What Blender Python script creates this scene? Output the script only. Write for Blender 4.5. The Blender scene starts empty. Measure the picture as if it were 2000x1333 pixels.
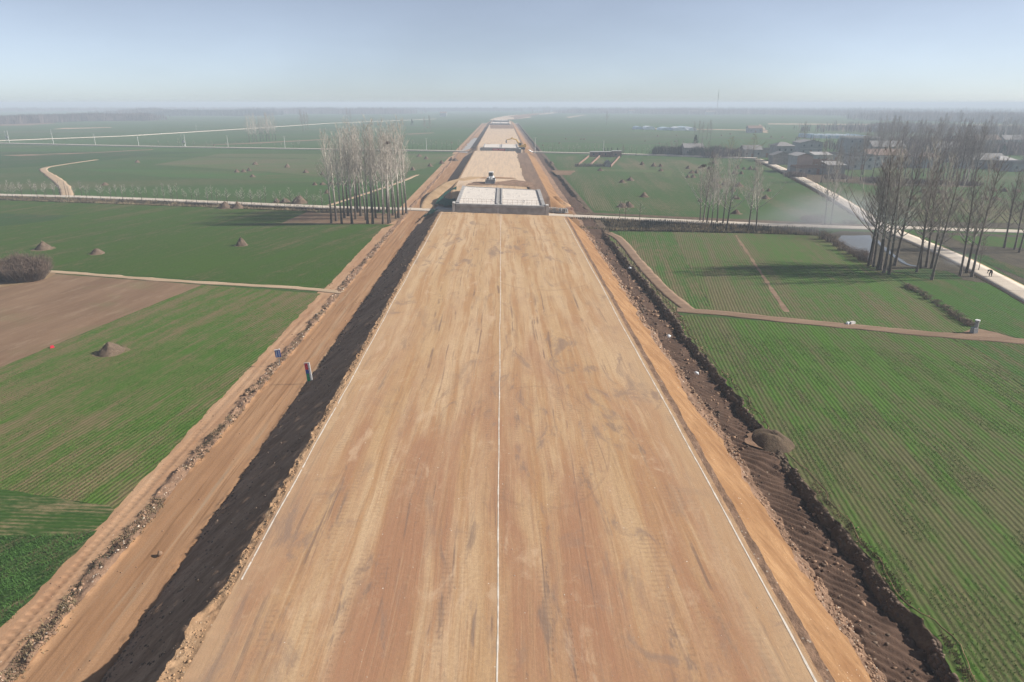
import bpy, bmesh, math, random
import numpy as np
from mathutils import Vector
R = math.radians
S = bpy.context.scene
COL = S.collection
rng = random.Random(11)

# ------------------------------------------------------------------ camera, world, sun, exposure
CAMZ, F, YH = 26.67, 1333.0, 201.5           # height, focal length in photo pixels, horizon row
PITCH = math.atan((666.5 - YH) / F)
YAW = math.atan(20 / (F * math.cos(PITCH) + 465 * math.sin(PITCH)))
cd = bpy.data.cameras.new('camera'); cam = bpy.data.objects.new('camera', cd); COL.objects.link(cam)
cd.sensor_width = 36.0; cd.lens = 36.0 * F / 2000.0; cd.clip_start = 0.5; cd.clip_end = 30000
cam.location = (0, 0, CAMZ); cam.rotation_euler = (math.pi / 2 - PITCH, 0, -YAW)
S.camera = cam

ELEV = R(31.5)
W = bpy.data.worlds.new('World'); S.world = W; W.use_nodes = True
wt = W.node_tree; wt.nodes.clear()
sky = wt.nodes.new('ShaderNodeTexSky'); sky.sky_type = 'NISHITA'; sky.sun_disc = False
sky.sun_elevation = ELEV; sky.sun_rotation = R(90)
sky.altitude = 0; sky.air_density = 0.6; sky.dust_density = 0.3; sky.ozone_density = 4.0
bg = wt.nodes.new('ShaderNodeBackground'); bg.inputs[1].default_value = 0.073
wo = wt.nodes.new('ShaderNodeOutputWorld')
hs = wt.nodes.new('ShaderNodeHueSaturation'); hs.inputs['Saturation'].default_value = 0.55     # dusty, greyish air
wt.links.new(sky.outputs[0], hs.inputs['Color']); 
tcw = wt.nodes.new('ShaderNodeTexCoord'); mpw = wt.nodes.new('ShaderNodeMapping'); mpw.inputs['Scale'].default_value = (1, 1, 3.2)
nzw = wt.nodes.new('ShaderNodeTexNoise'); nzw.inputs['Scale'].default_value = 2.6; nzw.inputs['Detail'].default_value = 5; nzw.inputs['Roughness'].default_value = .5
mrw = wt.nodes.new('ShaderNodeMapRange'); mrw.inputs[1].default_value = .3; mrw.inputs[2].default_value = .7; mrw.inputs[3].default_value = .93; mrw.inputs[4].default_value = 1.07
wt.links.new(tcw.outputs['Generated'], mpw.inputs[0]); wt.links.new(mpw.outputs[0], nzw.inputs['Vector']); wt.links.new(nzw.outputs['Fac'], mrw.inputs[0])
vmw = wt.nodes.new('ShaderNodeVectorMath'); vmw.operation = 'SCALE'; wt.links.new(hs.outputs[0], vmw.inputs[0]); wt.links.new(mrw.outputs[0], vmw.inputs['Scale'])   # thin uneven veil over the whole sky
wt.links.new(vmw.outputs[0], bg.inputs[0]); wt.links.new(bg.outputs[0], wo.inputs[0])

sd = bpy.data.lights.new('sun', 'SUN'); sd.energy = 4.5; sd.angle = R(0.6); sd.color = (1.0, 0.93, 0.84)
sun = bpy.data.objects.new('sun', sd); COL.objects.link(sun)
sun.rotation_euler = (0, math.pi / 2 - ELEV, R(2)); sun.location = (60, 0, 60)

S.view_settings.view_transform = 'Standard'; S.view_settings.look = 'None'
S.view_settings.exposure = 0.77; S.view_settings.gamma = 1.0
S.view_settings.use_curve_mapping = False
S.cycles.volume_bounces = 0
S.cycles.max_bounces = 5

HAZE_DENSITY = 0.00064
HAZE_COLOR = (0.76, 0.875, 0.99, 1)

# ------------------------------------------------------------------ helpers
def P(px, py, z=0.0):
    """point at height z seen at photo pixel (px, py)"""
    u, v = px - 1000.0, 666.5 - py
    cp, sp, ca, sa = math.cos(PITCH), math.sin(PITCH), math.cos(YAW), math.sin(YAW)
    fy = F * cp + v * sp; dz = -F * sp + v * cp
    dx = fy * sa + u * ca; dy = fy * ca - u * sa
    t = (z - CAMZ) / dz
    return (dx * t, dy * t, z)

def P2(px, py, z=0.0):
    return P(px, py, z)[:2]

def _hash(ix, iy, seed):
    h = (ix.astype(np.int64) * 374761393 + iy.astype(np.int64) * 668265263 + seed * 1442695041) & 0x7fffffff
    h = ((h ^ (h >> 13)) * 1274126177) & 0x7fffffff
    return ((h ^ (h >> 16)) & 0xffff) / 65535.0

def vnoise(x, y, seed=0):
    x = np.asarray(x, float); y = np.asarray(y, float)
    ix = np.floor(x); iy = np.floor(y); fx = x - ix; fy = y - iy
    fx = fx * fx * (3 - 2 * fx); fy = fy * fy * (3 - 2 * fy)
    a = _hash(ix, iy, seed); b = _hash(ix + 1, iy, seed); c = _hash(ix, iy + 1, seed); d = _hash(ix + 1, iy + 1, seed)
    return (a * (1 - fx) + b * fx) * (1 - fy) + (c * (1 - fx) + d * fx) * fy

def fbm(x, y, seed=0, oct=4):
    s = 0; a = 0.5; t = 0
    for k in range(oct):
        s = s + a * vnoise(np.asarray(x) * 2 ** k + 17.3 * k, np.asarray(y) * 2 ** k - 9.1 * k, seed + k); t += a; a *= 0.5
    return s / t

def tag(o, label=None, cat=None, group=None, kind=None):
    if label: o['label'] = label
    if cat: o['category'] = cat
    if group: o['group'] = group
    if kind: o['kind'] = kind
    return o

def link(name, me, parent=None, mat=None, smooth=False):
    o = bpy.data.objects.new(name, me); COL.objects.link(o)
    if parent is not None: o.parent = parent
    if mat is not None and not me.materials: me.materials.append(mat)
    if smooth: me.polygons.foreach_set('use_smooth', [True] * len(me.polygons))
    return o

def empty(name, loc, rz=0.0):
    o = bpy.data.objects.new(name, None); COL.objects.link(o)
    o.location = loc; o.rotation_euler = (0, 0, rz); o.empty_display_size = 0.3
    return o

def copy_tree(o, parent=None):
    c = o.copy(); COL.objects.link(c)
    if parent is not None: c.parent = parent
    for ch in list(o.children): copy_tree(ch, c)
    return c

class MB:
    """collects simple shapes into one mesh"""
    def __init__(s): s.v = []; s.f = []
    def box(s, c, d, rz=0.0, taper=1.0, tilt=0.0):
        n = len(s.v); cx, cy, cz = c; dx, dy, dz = d[0] / 2, d[1] / 2, d[2] / 2
        ca, sa = math.cos(rz), math.sin(rz); ct, st = math.cos(tilt), math.sin(tilt)
        for z in (-1, 1):
            k = taper if z > 0 else 1.0
            for x, y in ((-1, -1), (1, -1), (1, 1), (-1, 1)):
                X, Y, Z = x * dx * k, y * dy * k, z * dz
                Y, Z = Y * ct - Z * st, Y * st + Z * ct
                s.v.append((cx + X * ca - Y * sa, cy + X * sa + Y * ca, cz + Z))
        for q in ((0, 3, 2, 1), (4, 5, 6, 7), (0, 1, 5, 4), (1, 2, 6, 5), (2, 3, 7, 6), (3, 0, 4, 7)):
            s.f.append(tuple(n + i for i in q))
        return s
    def prism(s, poly, a, b, axis='y'):
        """closed outline extruded from a to b along the axis"""
        n = len(s.v); m = len(poly)
        for t in (a, b):
            for u, w in poly:
                s.v.append((u, t, w) if axis == 'y' else ((t, u, w) if axis == 'x' else (u, w, t)))
        s.f.append(tuple(range(n, n + m))); s.f.append(tuple(range(n + 2 * m - 1, n + m - 1, -1)))
        for i in range(m):
            j = (i + 1) % m; s.f.append((n + j, n + i, n + m + i, n + m + j))
        return s
    def tube(s, pts, rad, sides=6, cap=True):
        pts = [Vector(p) for p in pts]; n0 = len(s.v); m = len(pts)
        for i, p in enumerate(pts):
            d = (pts[min(i + 1, m - 1)] - pts[max(i - 1, 0)]).normalized()
            a = d.cross(Vector((0, 0, 1)) if abs(d.z) < 0.9 else Vector((1, 0, 0))).normalized(); b = d.cross(a)
            r = rad[i] if hasattr(rad, '__len__') else rad
            for k in range(sides):
                t = 2 * math.pi * k / sides
                q = p + (a * math.cos(t) + b * math.sin(t)) * r
                s.v.append((q.x, q.y, q.z))
        for i in range(m - 1):
            for k in range(sides):
                k2 = (k + 1) % sides
                s.f.append((n0 + i * sides + k, n0 + i * sides + k2, n0 + (i + 1) * sides + k2, n0 + (i + 1) * sides + k))
        if cap:
            s.f.append(tuple(n0 + k for k in range(sides - 1, -1, -1)))
            s.f.append(tuple(n0 + (m - 1) * sides + k for k in range(sides)))
        return s
    def wheel(s, c, r, w, axis='x', sides=14):
        h = w / 2
        d = Vector((1, 0, 0)) if axis == 'x' else Vector((0, 1, 0)); c = Vector(c)
        return s.tube([c - d * h, c - d * h * 0.8, c + d * h * 0.8, c + d * h], [r * 0.86, r, r, r * 0.86], sides)
    def mesh(s, name):
        me = bpy.data.meshes.new(name); me.from_pydata(s.v, [], s.f); me.validate(); me.update(); return me
    def build(s, name, mat, parent=None, smooth=False):
        return link(name, s.mesh(name), parent, mat, smooth)

def grid_mesh(name, X, Y, Z):
    r, c = X.shape
    v = np.stack([X, Y, Z], -1).reshape(-1, 3)
    i = np.arange(r * c).reshape(r, c)
    f = np.stack([i[:-1, :-1], i[:-1, 1:], i[1:, 1:], i[1:, :-1]], -1).reshape(-1, 4)
    me = bpy.data.meshes.new(name)
    me.vertices.add(len(v)); me.vertices.foreach_set('co', v.ravel())
    me.loops.add(f.size); me.loops.foreach_set('vertex_index', f.ravel())
    me.polygons.add(len(f)); me.polygons.foreach_set('loop_start', np.arange(0, f.size, 4))
    me.update(); me.validate()
    me.polygons.foreach_set('use_smooth', [True] * len(me.polygons))
    return me

def tri_mesh(name, v, f):
    v = np.asarray(v, float); f = np.asarray(f, int); k = f.shape[1]
    me = bpy.data.meshes.new(name)
    me.vertices.add(len(v)); me.vertices.foreach_set('co', v.ravel())
    me.loops.add(f.size); me.loops.foreach_set('vertex_index', f.ravel())
    me.polygons.add(len(f)); me.polygons.foreach_set('loop_start', np.arange(0, f.size, k))
    me.update(); me.validate(); return me

def densify(pts, step, jit=0.0, seed=0, closed=True):
    out = []; n = len(pts)
    for i in range(n if closed else n - 1):
        a, b = pts[i], pts[(i + 1) % n]
        L = math.hypot(b[0] - a[0], b[1] - a[1]); m = max(1, int(L / step)); m = min(m, 400)
        for k in range(m):
            t = k / m; x = a[0] + (b[0] - a[0]) * t; y = a[1] + (b[1] - a[1]) * t
            if jit and L > 0:
                q = jit * 2 * (float(fbm((x + y * .7) / (step * 3.0), (y - x * .3) / (step * 3.0), seed, 3)) - 0.5)
                x += -(b[1] - a[1]) / L * q; y += (b[0] - a[0]) / L * q
            out.append((x, y))
    if not closed: out.append(pts[-1])
    return out

def sheet(name, poly, z, mat, jit=0.0, step=1.0, seed=0):
    """flat piece of ground with an uneven outline"""
    pts = densify(poly, step, jit, seed)
    bm = bmesh.new(); vs = [bm.verts.new((x, y, z)) for x, y in pts]
    f = bm.faces.new(vs); bmesh.ops.triangulate(bm, faces=[f])
    bmesh.ops.recalc_face_normals(bm, faces=bm.faces)
    for f in bm.faces:
        if f.normal.z < 0: f.normal_flip()
    me = bpy.data.meshes.new(name); bm.to_mesh(me); bm.free()
    o = link(name, me, None, mat); o['kind'] = 'structure'; return o

def offset_line(pts, d):
    out = []
    for i, p in enumerate(pts):
        a = pts[max(i - 1, 0)]; b = pts[min(i + 1, len(pts) - 1)]
        L = math.hypot(b[0] - a[0], b[1] - a[1]) or 1
        out.append((p[0] - (b[1] - a[1]) / L * d, p[1] + (b[0] - a[0]) / L * d))
    return out

def smooth_line(pts, n=6):
    out = []
    for i in range(len(pts) - 1):
        p0 = pts[max(i - 1, 0)]; p1 = pts[i]; p2 = pts[i + 1]; p3 = pts[min(i + 2, len(pts) - 1)]
        for k in range(n):
            t = k / n
            out.append(tuple(0.5 * (2 * b + (c - a) * t + (2 * a - 5 * b + 4 * c - d) * t * t + (3 * b - a - 3 * c + d) * t ** 3)
                             for a, b, c, d in zip(p0, p1, p2, p3)))
    out.append(pts[-1]); return out

def ribbon(name, pts, width, z, mat, jit=0.0, step=1.0, seed=0, skirt=0.15, kind='structure', parent=None, cols=(-1, -.5, 0, .5, 1), crown=0.0):
    """raised strip of road along a line: width may be a number or one per point"""
    if hasattr(width, '__len__'):
        n = len(pts); W = []; Q = []
        for i in range(n - 1):
            L = math.hypot(pts[i + 1][0] - pts[i][0], pts[i + 1][1] - pts[i][1]); m = max(1, min(200, int(L / step)))
            for k in range(m):
                t = k / m; Q.append(tuple(pts[i][j] + (pts[i + 1][j] - pts[i][j]) * t for j in (0, 1))); W.append(width[i] + (width[i + 1] - width[i]) * t)
        Q.append(pts[-1]); W.append(width[-1])
    else:
        Q = densify(pts, step, 0, 0, False); W = [width] * len(Q)
    n = len(Q); X = np.zeros((n, len(cols) + 2)); Y = X.copy(); Z = X.copy()
    for i in range(n):
        a = Q[max(i - 1, 0)]; b = Q[min(i + 1, n - 1)]
        L = math.hypot(b[0] - a[0], b[1] - a[1]) or 1; nx, ny = -(b[1] - a[1]) / L, (b[0] - a[0]) / L
        cs = [cols[0]] + list(cols) + [cols[-1]]
        for k, c in enumerate(cs):
            e = W[i] / 2 * c
            if jit and abs(c) == 1: e += jit * 2 * (float(fbm(i * 0.35 + 50 * c, 3.3 * c, seed, 3)) - .5)
            X[i, k] = Q[i][0] - nx * e; Y[i, k] = Q[i][1] - ny * e
            Z[i, k] = z + crown * (1 - c * c) if 0 < k < len(cs) - 1 else z - skirt
    return tag(link(name, grid_mesh(name, X, Y, Z), parent, mat), kind=kind)

# ------------------------------------------------------------------ materials
class NT:
    def __init__(s, name, rough=0.95, spec=0.1):
        s.m = bpy.data.materials.new(name); s.m.use_nodes = True; s.t = s.m.node_tree; s.t.nodes.clear()
        s.out = s.n('ShaderNodeOutputMaterial'); s.b = s.n('ShaderNodeBsdfPrincipled')
        s.b.inputs['Roughness'].default_value = rough; s.b.inputs['Specular IOR Level'].default_value = spec
        s.l(s.b.outputs[0], s.out.inputs[0])
    def n(s, t): return s.t.nodes.new(t)
    def l(s, a, b): s.t.links.new(a, b)
    def put(s, sock, v):
        if isinstance(v, bpy.types.NodeSocket): s.l(v, sock)
        elif v is not None: sock.default_value = v if not (isinstance(v, tuple) and len(v) == 3 and sock.type == 'RGBA') else (*v, 1)
    def pos(s, obj=False):
        if obj: return s.n('ShaderNodeTexCoord').outputs['Object']
        return s.n('ShaderNodeNewGeometry').outputs['Position']
    def rot(s, v, ang):
        k = s.n('ShaderNodeVectorRotate'); k.rotation_type = 'Z_AXIS'; s.put(k.inputs['Vector'], v); k.inputs['Angle'].default_value = ang
        return k.outputs[0]
    def scl(s, v, sc, off=(0, 0, 0)):
        k = s.n('ShaderNodeMapping'); s.put(k.inputs['Vector'], v); k.inputs['Scale'].default_value = sc; k.inputs['Location'].default_value = off
        return k.outputs[0]
    def noise(s, v, scale=1.0, detail=4, rough=.55, dist=0.0):
        k = s.n('ShaderNodeTexNoise'); s.put(k.inputs['Vector'], v); k.inputs['Scale'].default_value = scale
        k.inputs['Detail'].default_value = detail; k.inputs['Roughness'].default_value = rough; k.inputs['Distortion'].default_value = dist
        return k.outputs['Fac']
    def vor(s, v, scale=1.0, out='Distance', rnd=1.0):
        k = s.n('ShaderNodeTexVoronoi'); s.put(k.inputs['Vector'], v); k.inputs['Scale'].default_value = scale; k.inputs['Randomness'].default_value = rnd
        return k.outputs[out]
    def ma(s, op, a, b=None, c=None, clamp=False):
        k = s.n('ShaderNodeMath'); k.operation = op; k.use_clamp = clamp
        s.put(k.inputs[0], a); s.put(k.inputs[1], b); s.put(k.inputs[2], c); return k.outputs[0]
    def rng(s, v, a, b, c=0.0, d=1.0, smooth=True):
        k = s.n('ShaderNodeMapRange'); k.interpolation_type = 'SMOOTHSTEP' if smooth else 'LINEAR'; s.put(k.inputs[0], v)
        for i, q in enumerate((a, b, c, d)): k.inputs[i + 1].default_value = q
        return k.outputs[0]
    def mix(s, f, a, b, mode='MIX'):
        k = s.n('ShaderNodeMix'); k.data_type = 'RGBA'; k.blend_type = mode; k.clamp_factor = True
        s.put(k.inputs[0], f); s.put(k.inputs[6], a); s.put(k.inputs[7], b); return k.outputs[2]
    def sep(s, v):
        k = s.n('ShaderNodeSeparateXYZ'); s.put(k.inputs[0], v); return k.outputs
    def comb(s, x, y, z=0.0):
        k = s.n('ShaderNodeCombineXYZ'); s.put(k.inputs[0], x); s.put(k.inputs[1], y); s.put(k.inputs[2], z); return k.outputs[0]
    def wave(s, x, freq):
        return s.ma('SINE', s.ma('MULTIPLY', x, freq * 2 * math.pi))
    def bump(s, h, strength=0.5, dist=0.1):
        k = s.n('ShaderNodeBump'); k.inputs['Strength'].default_value = strength; k.inputs['Distance'].default_value = dist
        s.put(k.inputs['Height'], h); s.l(k.outputs[0], s.b.inputs['Normal'])
    def color(s, c): s.put(s.b.inputs['Base Color'], c); return s

def plain(name, c, rough=0.8, var=0.25, scale=3.0, metal=0.0, spec=0.2, obj=True):
    t = NT(name, rough, spec); p = t.pos(obj)
    n = t.noise(p, scale, 5); d = tuple(x * (1 - var) for x in c); e = tuple(min(1, x * (1 + var)) for x in c)
    t.color(t.mix(t.rng(n, .3, .7), d, e)); t.b.inputs['Metallic'].default_value = metal
    return t.m

def earth(name, c_lo, c_mid, c_hi, ang=0.0, stretch=1.0, scale=0.5, grain=1.0, bump=0.4, bdist=0.08, stones=None, streak=0.0, extra=None):
    """bare soil: large tone changes, streaks along one direction, clods and grain"""
    t = NT(name); p = t.pos(); q = t.rot(p, ang) if ang else p
    qs = t.scl(q, (1, 1 / stretch, 1))
    a = t.noise(qs, scale, 6, .6, .4); b = t.noise(qs, scale * 6, 5, .6); g = t.noise(p, 9.0 / grain, 4, .7)
    c = t.mix(t.rng(a, .32, .68), c_lo, c_hi); c = t.mix(t.rng(b, .35, .7, 0, .75), c, c_mid)
    if streak:
        st = t.noise(t.scl(q, (1, 0.02, 1)), 3.0, 5, .65)
        c = t.mix(t.rng(st, .5, .75, 0, streak), c, tuple(x * .62 for x in c_lo))
    c = t.mix(t.rng(g, .3, .75, 0, .45), c, tuple(x * .6 for x in c_mid))
    if stones:
        v = t.vor(p, stones[0], 'Distance'); r = t.noise(p, stones[0] * .5, 2)
        m = t.ma('MULTIPLY', t.rng(v, .1, .2, 1, 0), t.rng(r, stones[1], stones[1] + .06))
        c = t.mix(m, c, stones[2])
    if extra: c = extra(t, p, c)
    t.color(c)
    h = t.ma('ADD', t.ma('MULTIPLY', a, .5), t.ma('ADD', t.ma('MULTIPLY', b, .35), t.ma('MULTIPLY', g, .35)))
    t.bump(h, bump, bdist); return t.m

def wheat(name, green, green2, soil, ang, row=0.42, bare=0.35, patch=0.08, rowvis=0.8, band=0.5, dry=(0.20, 0.15, 0.08)):
    """young wheat in drilled rows; rows run along Y turned by ang"""
    t = NT(name, .9, .12); p = t.pos(); q = t.rot(p, ang); x, y, _ = t.sep(q)[:3]
    wob = t.ma('MULTIPLY', t.ma('SUBTRACT', t.noise(t.scl(q, (.5, .05, 1)), 1.0, 3), .5), .16)
    xw = t.ma('ADD', x, wob)
    rows = t.ma('MULTIPLY_ADD', t.wave(xw, 1.0 / row), .5, .5)
    big = t.noise(p, patch, 5, .6, .3)
    strip = t.noise(t.scl(q, (1, .035, 1)), band, 5, .65)
    mid = t.noise(t.scl(q, (1, .25, 1)), 1.3, 5, .65)
    fine = t.noise(t.scl(q, (1, .35, 1)), 5.0, 4, .75)
    grain = t.noise(p, 14.0, 3, .7)
    g = t.mix(t.rng(big, .3, .7), green, green2)
    g = t.mix(t.rng(strip, .4, .72, 0, .6), g, tuple(c * f for c, f in zip(green2, (1.15, 1.2, 1.0))))
    g = t.mix(t.rng(fine, .35, .75, 0, .5), g, tuple(c * .5 for c in green))
    s = t.mix(t.rng(grain, .3, .7), soil, tuple(c * .6 for c in soil))
    s = t.mix(t.rng(mid, .5, .75, 0, .6), s, dry)
    rv = t.rng(t.noise(t.scl(q, (.35, .06, 1), (7, 3, 0)), 1.0, 4, .6), .32, .68, .05 * rowvis, .62 * rowvis)
    cover = t.ma('ADD', t.ma('MULTIPLY', t.ma('SUBTRACT', rows, .5), rv),
                 t.ma('ADD', t.ma('MULTIPLY', t.ma('SUBTRACT', mid, .5), 1.6),
                      t.ma('ADD', t.ma('MULTIPLY', t.ma('SUBTRACT', strip, .5), 2.2),
                           t.ma('ADD', t.ma('MULTIPLY', t.ma('SUBTRACT', fine, .5), 1.2), t.ma('MULTIPLY', t.ma('SUBTRACT', big, .5), 1.6)))))
    m = t.rng(cover, -.45 + bare - .25, .45 + bare - .25, 1, 0)
    t.color(t.mix(m, g, s))
    t.bump(t.ma('ADD', t.ma('MULTIPLY', rows, .6), t.ma('MULTIPLY', fine, .8)), .5, .12)
    return t.m

def mix3(c, k): return tuple(x * k for x in c)

# road surface: rolled tan and reddish fill, stained and streaked along its length
def road_mat():
    t = NT('compacted_fill', .95, .08); p = t.pos(); x, y, _ = t.sep(p)[:3]
    warp = t.ma('MULTIPLY', t.ma('SUBTRACT', t.noise(t.scl(p, (.15, .03, 1)), 1.0, 3), .5), 2.0)
    q = t.comb(t.ma('ADD', x, warp), y)
    A = t.noise(t.scl(q, (.30, .012, 1)), 1.0, 5, .6); B = t.noise(t.scl(q, (1.0, .04, 1)), 1.0, 6, .66, .15)
    C = t.noise(t.scl(q, (.22, .05, 1)), 1.0, 6, .65, .6); D = t.noise(t.scl(q, (.6, .12, 1)), 1.0, 6, .7, .8)
    L = t.noise(t.scl(q, (5., .09, 1)), 1.0, 4, .65); G = t.noise(p, 7.0, 5, .75); G2 = t.noise(p, 1.6, 5, .7, .4)
    near = t.rng(t.ma('ADD', y, t.ma('MULTIPLY', t.ma('SUBTRACT', C, .5), 120)), 25, 95, 1, 0)
    tan, ora, pink, pale = (.47, .315, .17), (.40, .23, .11), (.345, .185, .108), (.56, .405, .25)
    c = t.mix(t.rng(A, .35, .65), tan, pale)
    c = t.mix(t.rng(B, .44, .62, 0, .85), c, ora)
    c = t.mix(t.ma('MULTIPLY', near, t.rng(t.noise(t.scl(q, (.28, .035, 1), (2, 7, 0)), 1.0, 6, .65, .4), .36, .62, .1, 1)), c, pink)
    c = t.mix(t.ma('MULTIPLY', t.rng(D, .56, .68), t.rng(near, 0, 1, .35, .8)), c, (.20, .145, .115))
    c = t.mix(t.rng(L, .54, .68, 0, .38), c, (.27, .165, .095))
    c = t.mix(t.rng(L, .30, .42, .3, 0), c, pale)
    wheel = t.ma('MULTIPLY', t.rng(t.noise(t.scl(q, (2.6, .02, 1)), 1.0, 2, .5), .60, .67), t.rng(t.noise(t.scl(q, (.5, .18, 1)), 1.0, 4), .45, .60))
    c = t.mix(t.ma('MULTIPLY', wheel, .7), c, (.17, .115, .09))
    cleat = t.ma('MULTIPLY', t.rng(t.wave(y, 2.6), .1, .7), t.ma('MULTIPLY', t.rng(t.noise(t.scl(q, (1.1, .05, 1)), 1.0, 3, .5), .52, .58), t.rng(D, .46, .56)))
    c = t.mix(t.ma('MULTIPLY', cleat, .2), c, (.20, .13, .09))
    c = t.mix(t.rng(G, .3, .75, 0, .42), c, (.23, .145, .09)); c = t.mix(t.rng(G2, .55, .75, 0, .4), c, (.47, .33, .21))
    ex = t.ma('ABSOLUTE', t.ma('ADD', x, .3))
    c = t.mix(t.rng(t.ma('ADD', ex, t.ma('MULTIPLY', t.ma('SUBTRACT', D, .5), 5)), 10.5, 13.4, 0, .55), c, (.44, .31, .19))
    v = t.vor(p, 2.2); r = t.noise(p, 1.1, 3)
    c = t.mix(t.ma('MULTIPLY', t.rng(v, .05, .10, 1, 0), t.rng(r, .60, .64)), c, (.68, .60, .50))
    s1 = t.noise(t.scl(p, (.42, .16, 1), (1, 5, 0)), 1.0, 7, .68, 1.0); s2 = t.noise(t.scl(p, (.11, .05, 1), (9, 2, 0)), 1.0, 3)
    c = t.mix(t.ma('MULTIPLY', t.rng(s1, .53, .66, 0, .75), t.rng(s2, .42, .58, .25, 1)), c, (.235, .165, .125))
    c = t.mix(t.ma('MULTIPLY', t.rng(s1, .44, .32, 0, .55), t.rng(s2, .6, .4, .3, 1)), c, (.52, .375, .25))
    for (ax, ay, ar, aw, am) in ((2.5, 45, 4.6, .12, .26), (-6, 72, 7.0, .16, .22), (9, 58, 5.0, .12, .22), (6, 104, 9.0, .2, .25)):
        rr = t.ma('SQRT', t.ma('ADD', t.ma('POWER', t.ma('SUBTRACT', x, ax), 2.0), t.ma('POWER', t.ma('MULTIPLY', t.ma('SUBTRACT', y, ay), .55), 2.0)))
        ring = t.ma('MULTIPLY', t.rng(t.ma('ABSOLUTE', t.ma('SUBTRACT', rr, t.ma('ADD', ar, t.ma('MULTIPLY', A, 1.2)))), aw * .4, aw, am, 0), t.rng(t.noise(t.scl(p, (.3, .25, 1), (ax, ay, 0)), 1.0, 4), .44, .56))
        c = t.mix(ring, c, (.22, .14, .095))
    bl = t.noise(t.scl(p, (.5, .22, 1), (4, 2, 0)), 1.0, 5, .6)
    c = t.mix(t.rng(bl, .74, .80, 0, .6), c, (.55, .50, .46))
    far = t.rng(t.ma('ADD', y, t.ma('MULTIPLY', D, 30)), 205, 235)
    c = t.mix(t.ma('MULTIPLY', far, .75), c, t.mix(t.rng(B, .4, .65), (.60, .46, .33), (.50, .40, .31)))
    t.color(c)
    h = t.ma('ADD', t.ma('MULTIPLY', L, .6), t.ma('ADD', t.ma('MULTIPLY', G, .5), t.ma('ADD', t.ma('MULTIPLY', D, .5), t.ma('MULTIPLY', cleat, -.25))))
    t.bump(h, .45, .06); return t.m

M = {}
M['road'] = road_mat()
M['shoulder'] = earth('loose_orange_soil', (.34, .20, .11), (.42, .27, .155), (.45, .30, .18), 0, 3, .6, 1, .9, .12, (3.5, .5, (.5, .38, .26)))
M['dark_slope'] = earth('dark_clay', (.20, .125, .08), (.285, .185, .12), (.39, .27, .185), R(38), 6, .8, 1, 1.0, .12, (2.5, .56, (.42, .34, .27)), .8)
M['orange_slope'] = earth('orange_clay', (.20, .105, .05), (.26, .14, .065), (.37, .225, .115), R(-38), 7, .5, 1, .5, .08, (3.0, .6, (.5, .36, .24)), .6)
M['track_road'] = earth('beaten_track_soil', (.27, .145, .075), (.34, .195, .105), (.40, .245, .14), 0, 14, .6, 1, .5, .06, None, .9,
    lambda t, p, c: t.mix(t.ma('MULTIPLY', t.rng(t.noise(t.scl(p, (1.2, .05, 1)), 1.0, 4, .6), .55, .7), .6), c, (.30, .225, .15)))
M['pale_track'] = earth('pale_track_soil', (.33, .185, .105), (.40, .245, .145), (.47, .31, .195), 0, 8, .6, 1, .6, .07, (3.0, .6, (.5, .4, .3)), .5)
M['rubble_soil'] = earth('stony_brown_soil', (.17, .105, .07), (.25, .16, .105), (.33, .21, .14), 0, 2, .8, 1, 1.0, .15, (2.6, .45, (.45, .36, .28)), .2)
M['pit_soil'] = earth('wet_brown_soil', (.07, .043, .031), (.10, .062, .043), (.135, .085, .06), 0, 2, .7, 1, .9, .12, (2.6, .55, (.35, .27, .2)), .0)
M['bank_soil'] = earth('cut_bank_soil', (.08, .057, .04), (.125, .09, .062), (.175, .13, .085), 0, 1.5, .9, 1, 1.0, .15, (3, .6, (.34, .27, .2)), .0)
M['bench'] = earth('dark_fill_soil', (.17, .11, .08), (.21, .14, .10), (.26, .175, .12), 0, 10, .5, 1, .8, .12, None, .4)
M['brown_field'] = earth('harrowed_brown_field', (.17, .105, .065), (.21, .135, .085), (.25, .165, .105), R(11), 6, .3, 1, .6, .08, None, .35,
    lambda t, p, c: t.mix(t.rng(t.noise(t.scl(t.rot(p, R(11)), (1, .3, 1)), .5, 6, .7), .5, .7, 0, .45), t.mix(t.rng(t.noise(p, .12, 5, .6), .50, .70, 0, .35), c, (.15, .15, .07)), (.30, .22, .15)))
M['dry_soil'] = earth('dry_straw_soil', (.22, .15, .085), (.29, .20, .115), (.37, .265, .15), R(11), 3, .6, 1, 1.0, .15)
M['ramp'] = earth('ramp_fill', (.38, .25, .135), (.46, .315, .18), (.54, .38, .23), R(-30), 6, .5, 1, .5, .08, None, .4)
M['dirt_path'] = earth('pale_dirt', (.36, .255, .165), (.43, .315, .21), (.50, .38, .26), R(85), 8, .5, 1, .5, .05, None, .4)
M['brown_path'] = earth('rutted_brown_path', (.19, .125, .085), (.25, .17, .115), (.30, .21, .145), R(85), 10, .6, 1, .7, .08, None, .5)
M['ditch_bank'] = earth('dead_grass_bank', (.10, .08, .055), (.14, .115, .075), (.19, .15, .095), R(80), .35, .5, 1, 1.0, .2)
M['dark_ground'] = earth('burnt_ground', (.055, .05, .04), (.085, .075, .055), (.12, .10, .07), 0, 1.5, .4, 1, 1.0, .15)
M['concrete_road'] = earth('worn_concrete', (.50, .435, .36), (.57, .50, .415), (.62, .55, .46), R(80), 5, .3, 1, .3, .03, None, .25,
    lambda t, p, c: t.mix(t.rng(t.noise(p, .35, 5, .65), .55, .75, 0, .55), c, (.42, .32, .225)))
M['far_green'] = None
G1, G2 = (.045, .105, .022), (.062, .135, .026)
M['ground'] = wheat('far_wheat', (.036, .082, .020), (.054, .102, .023), (.14, .13, .065), R(78), .9, -.1, .006, .2, .02)
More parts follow.
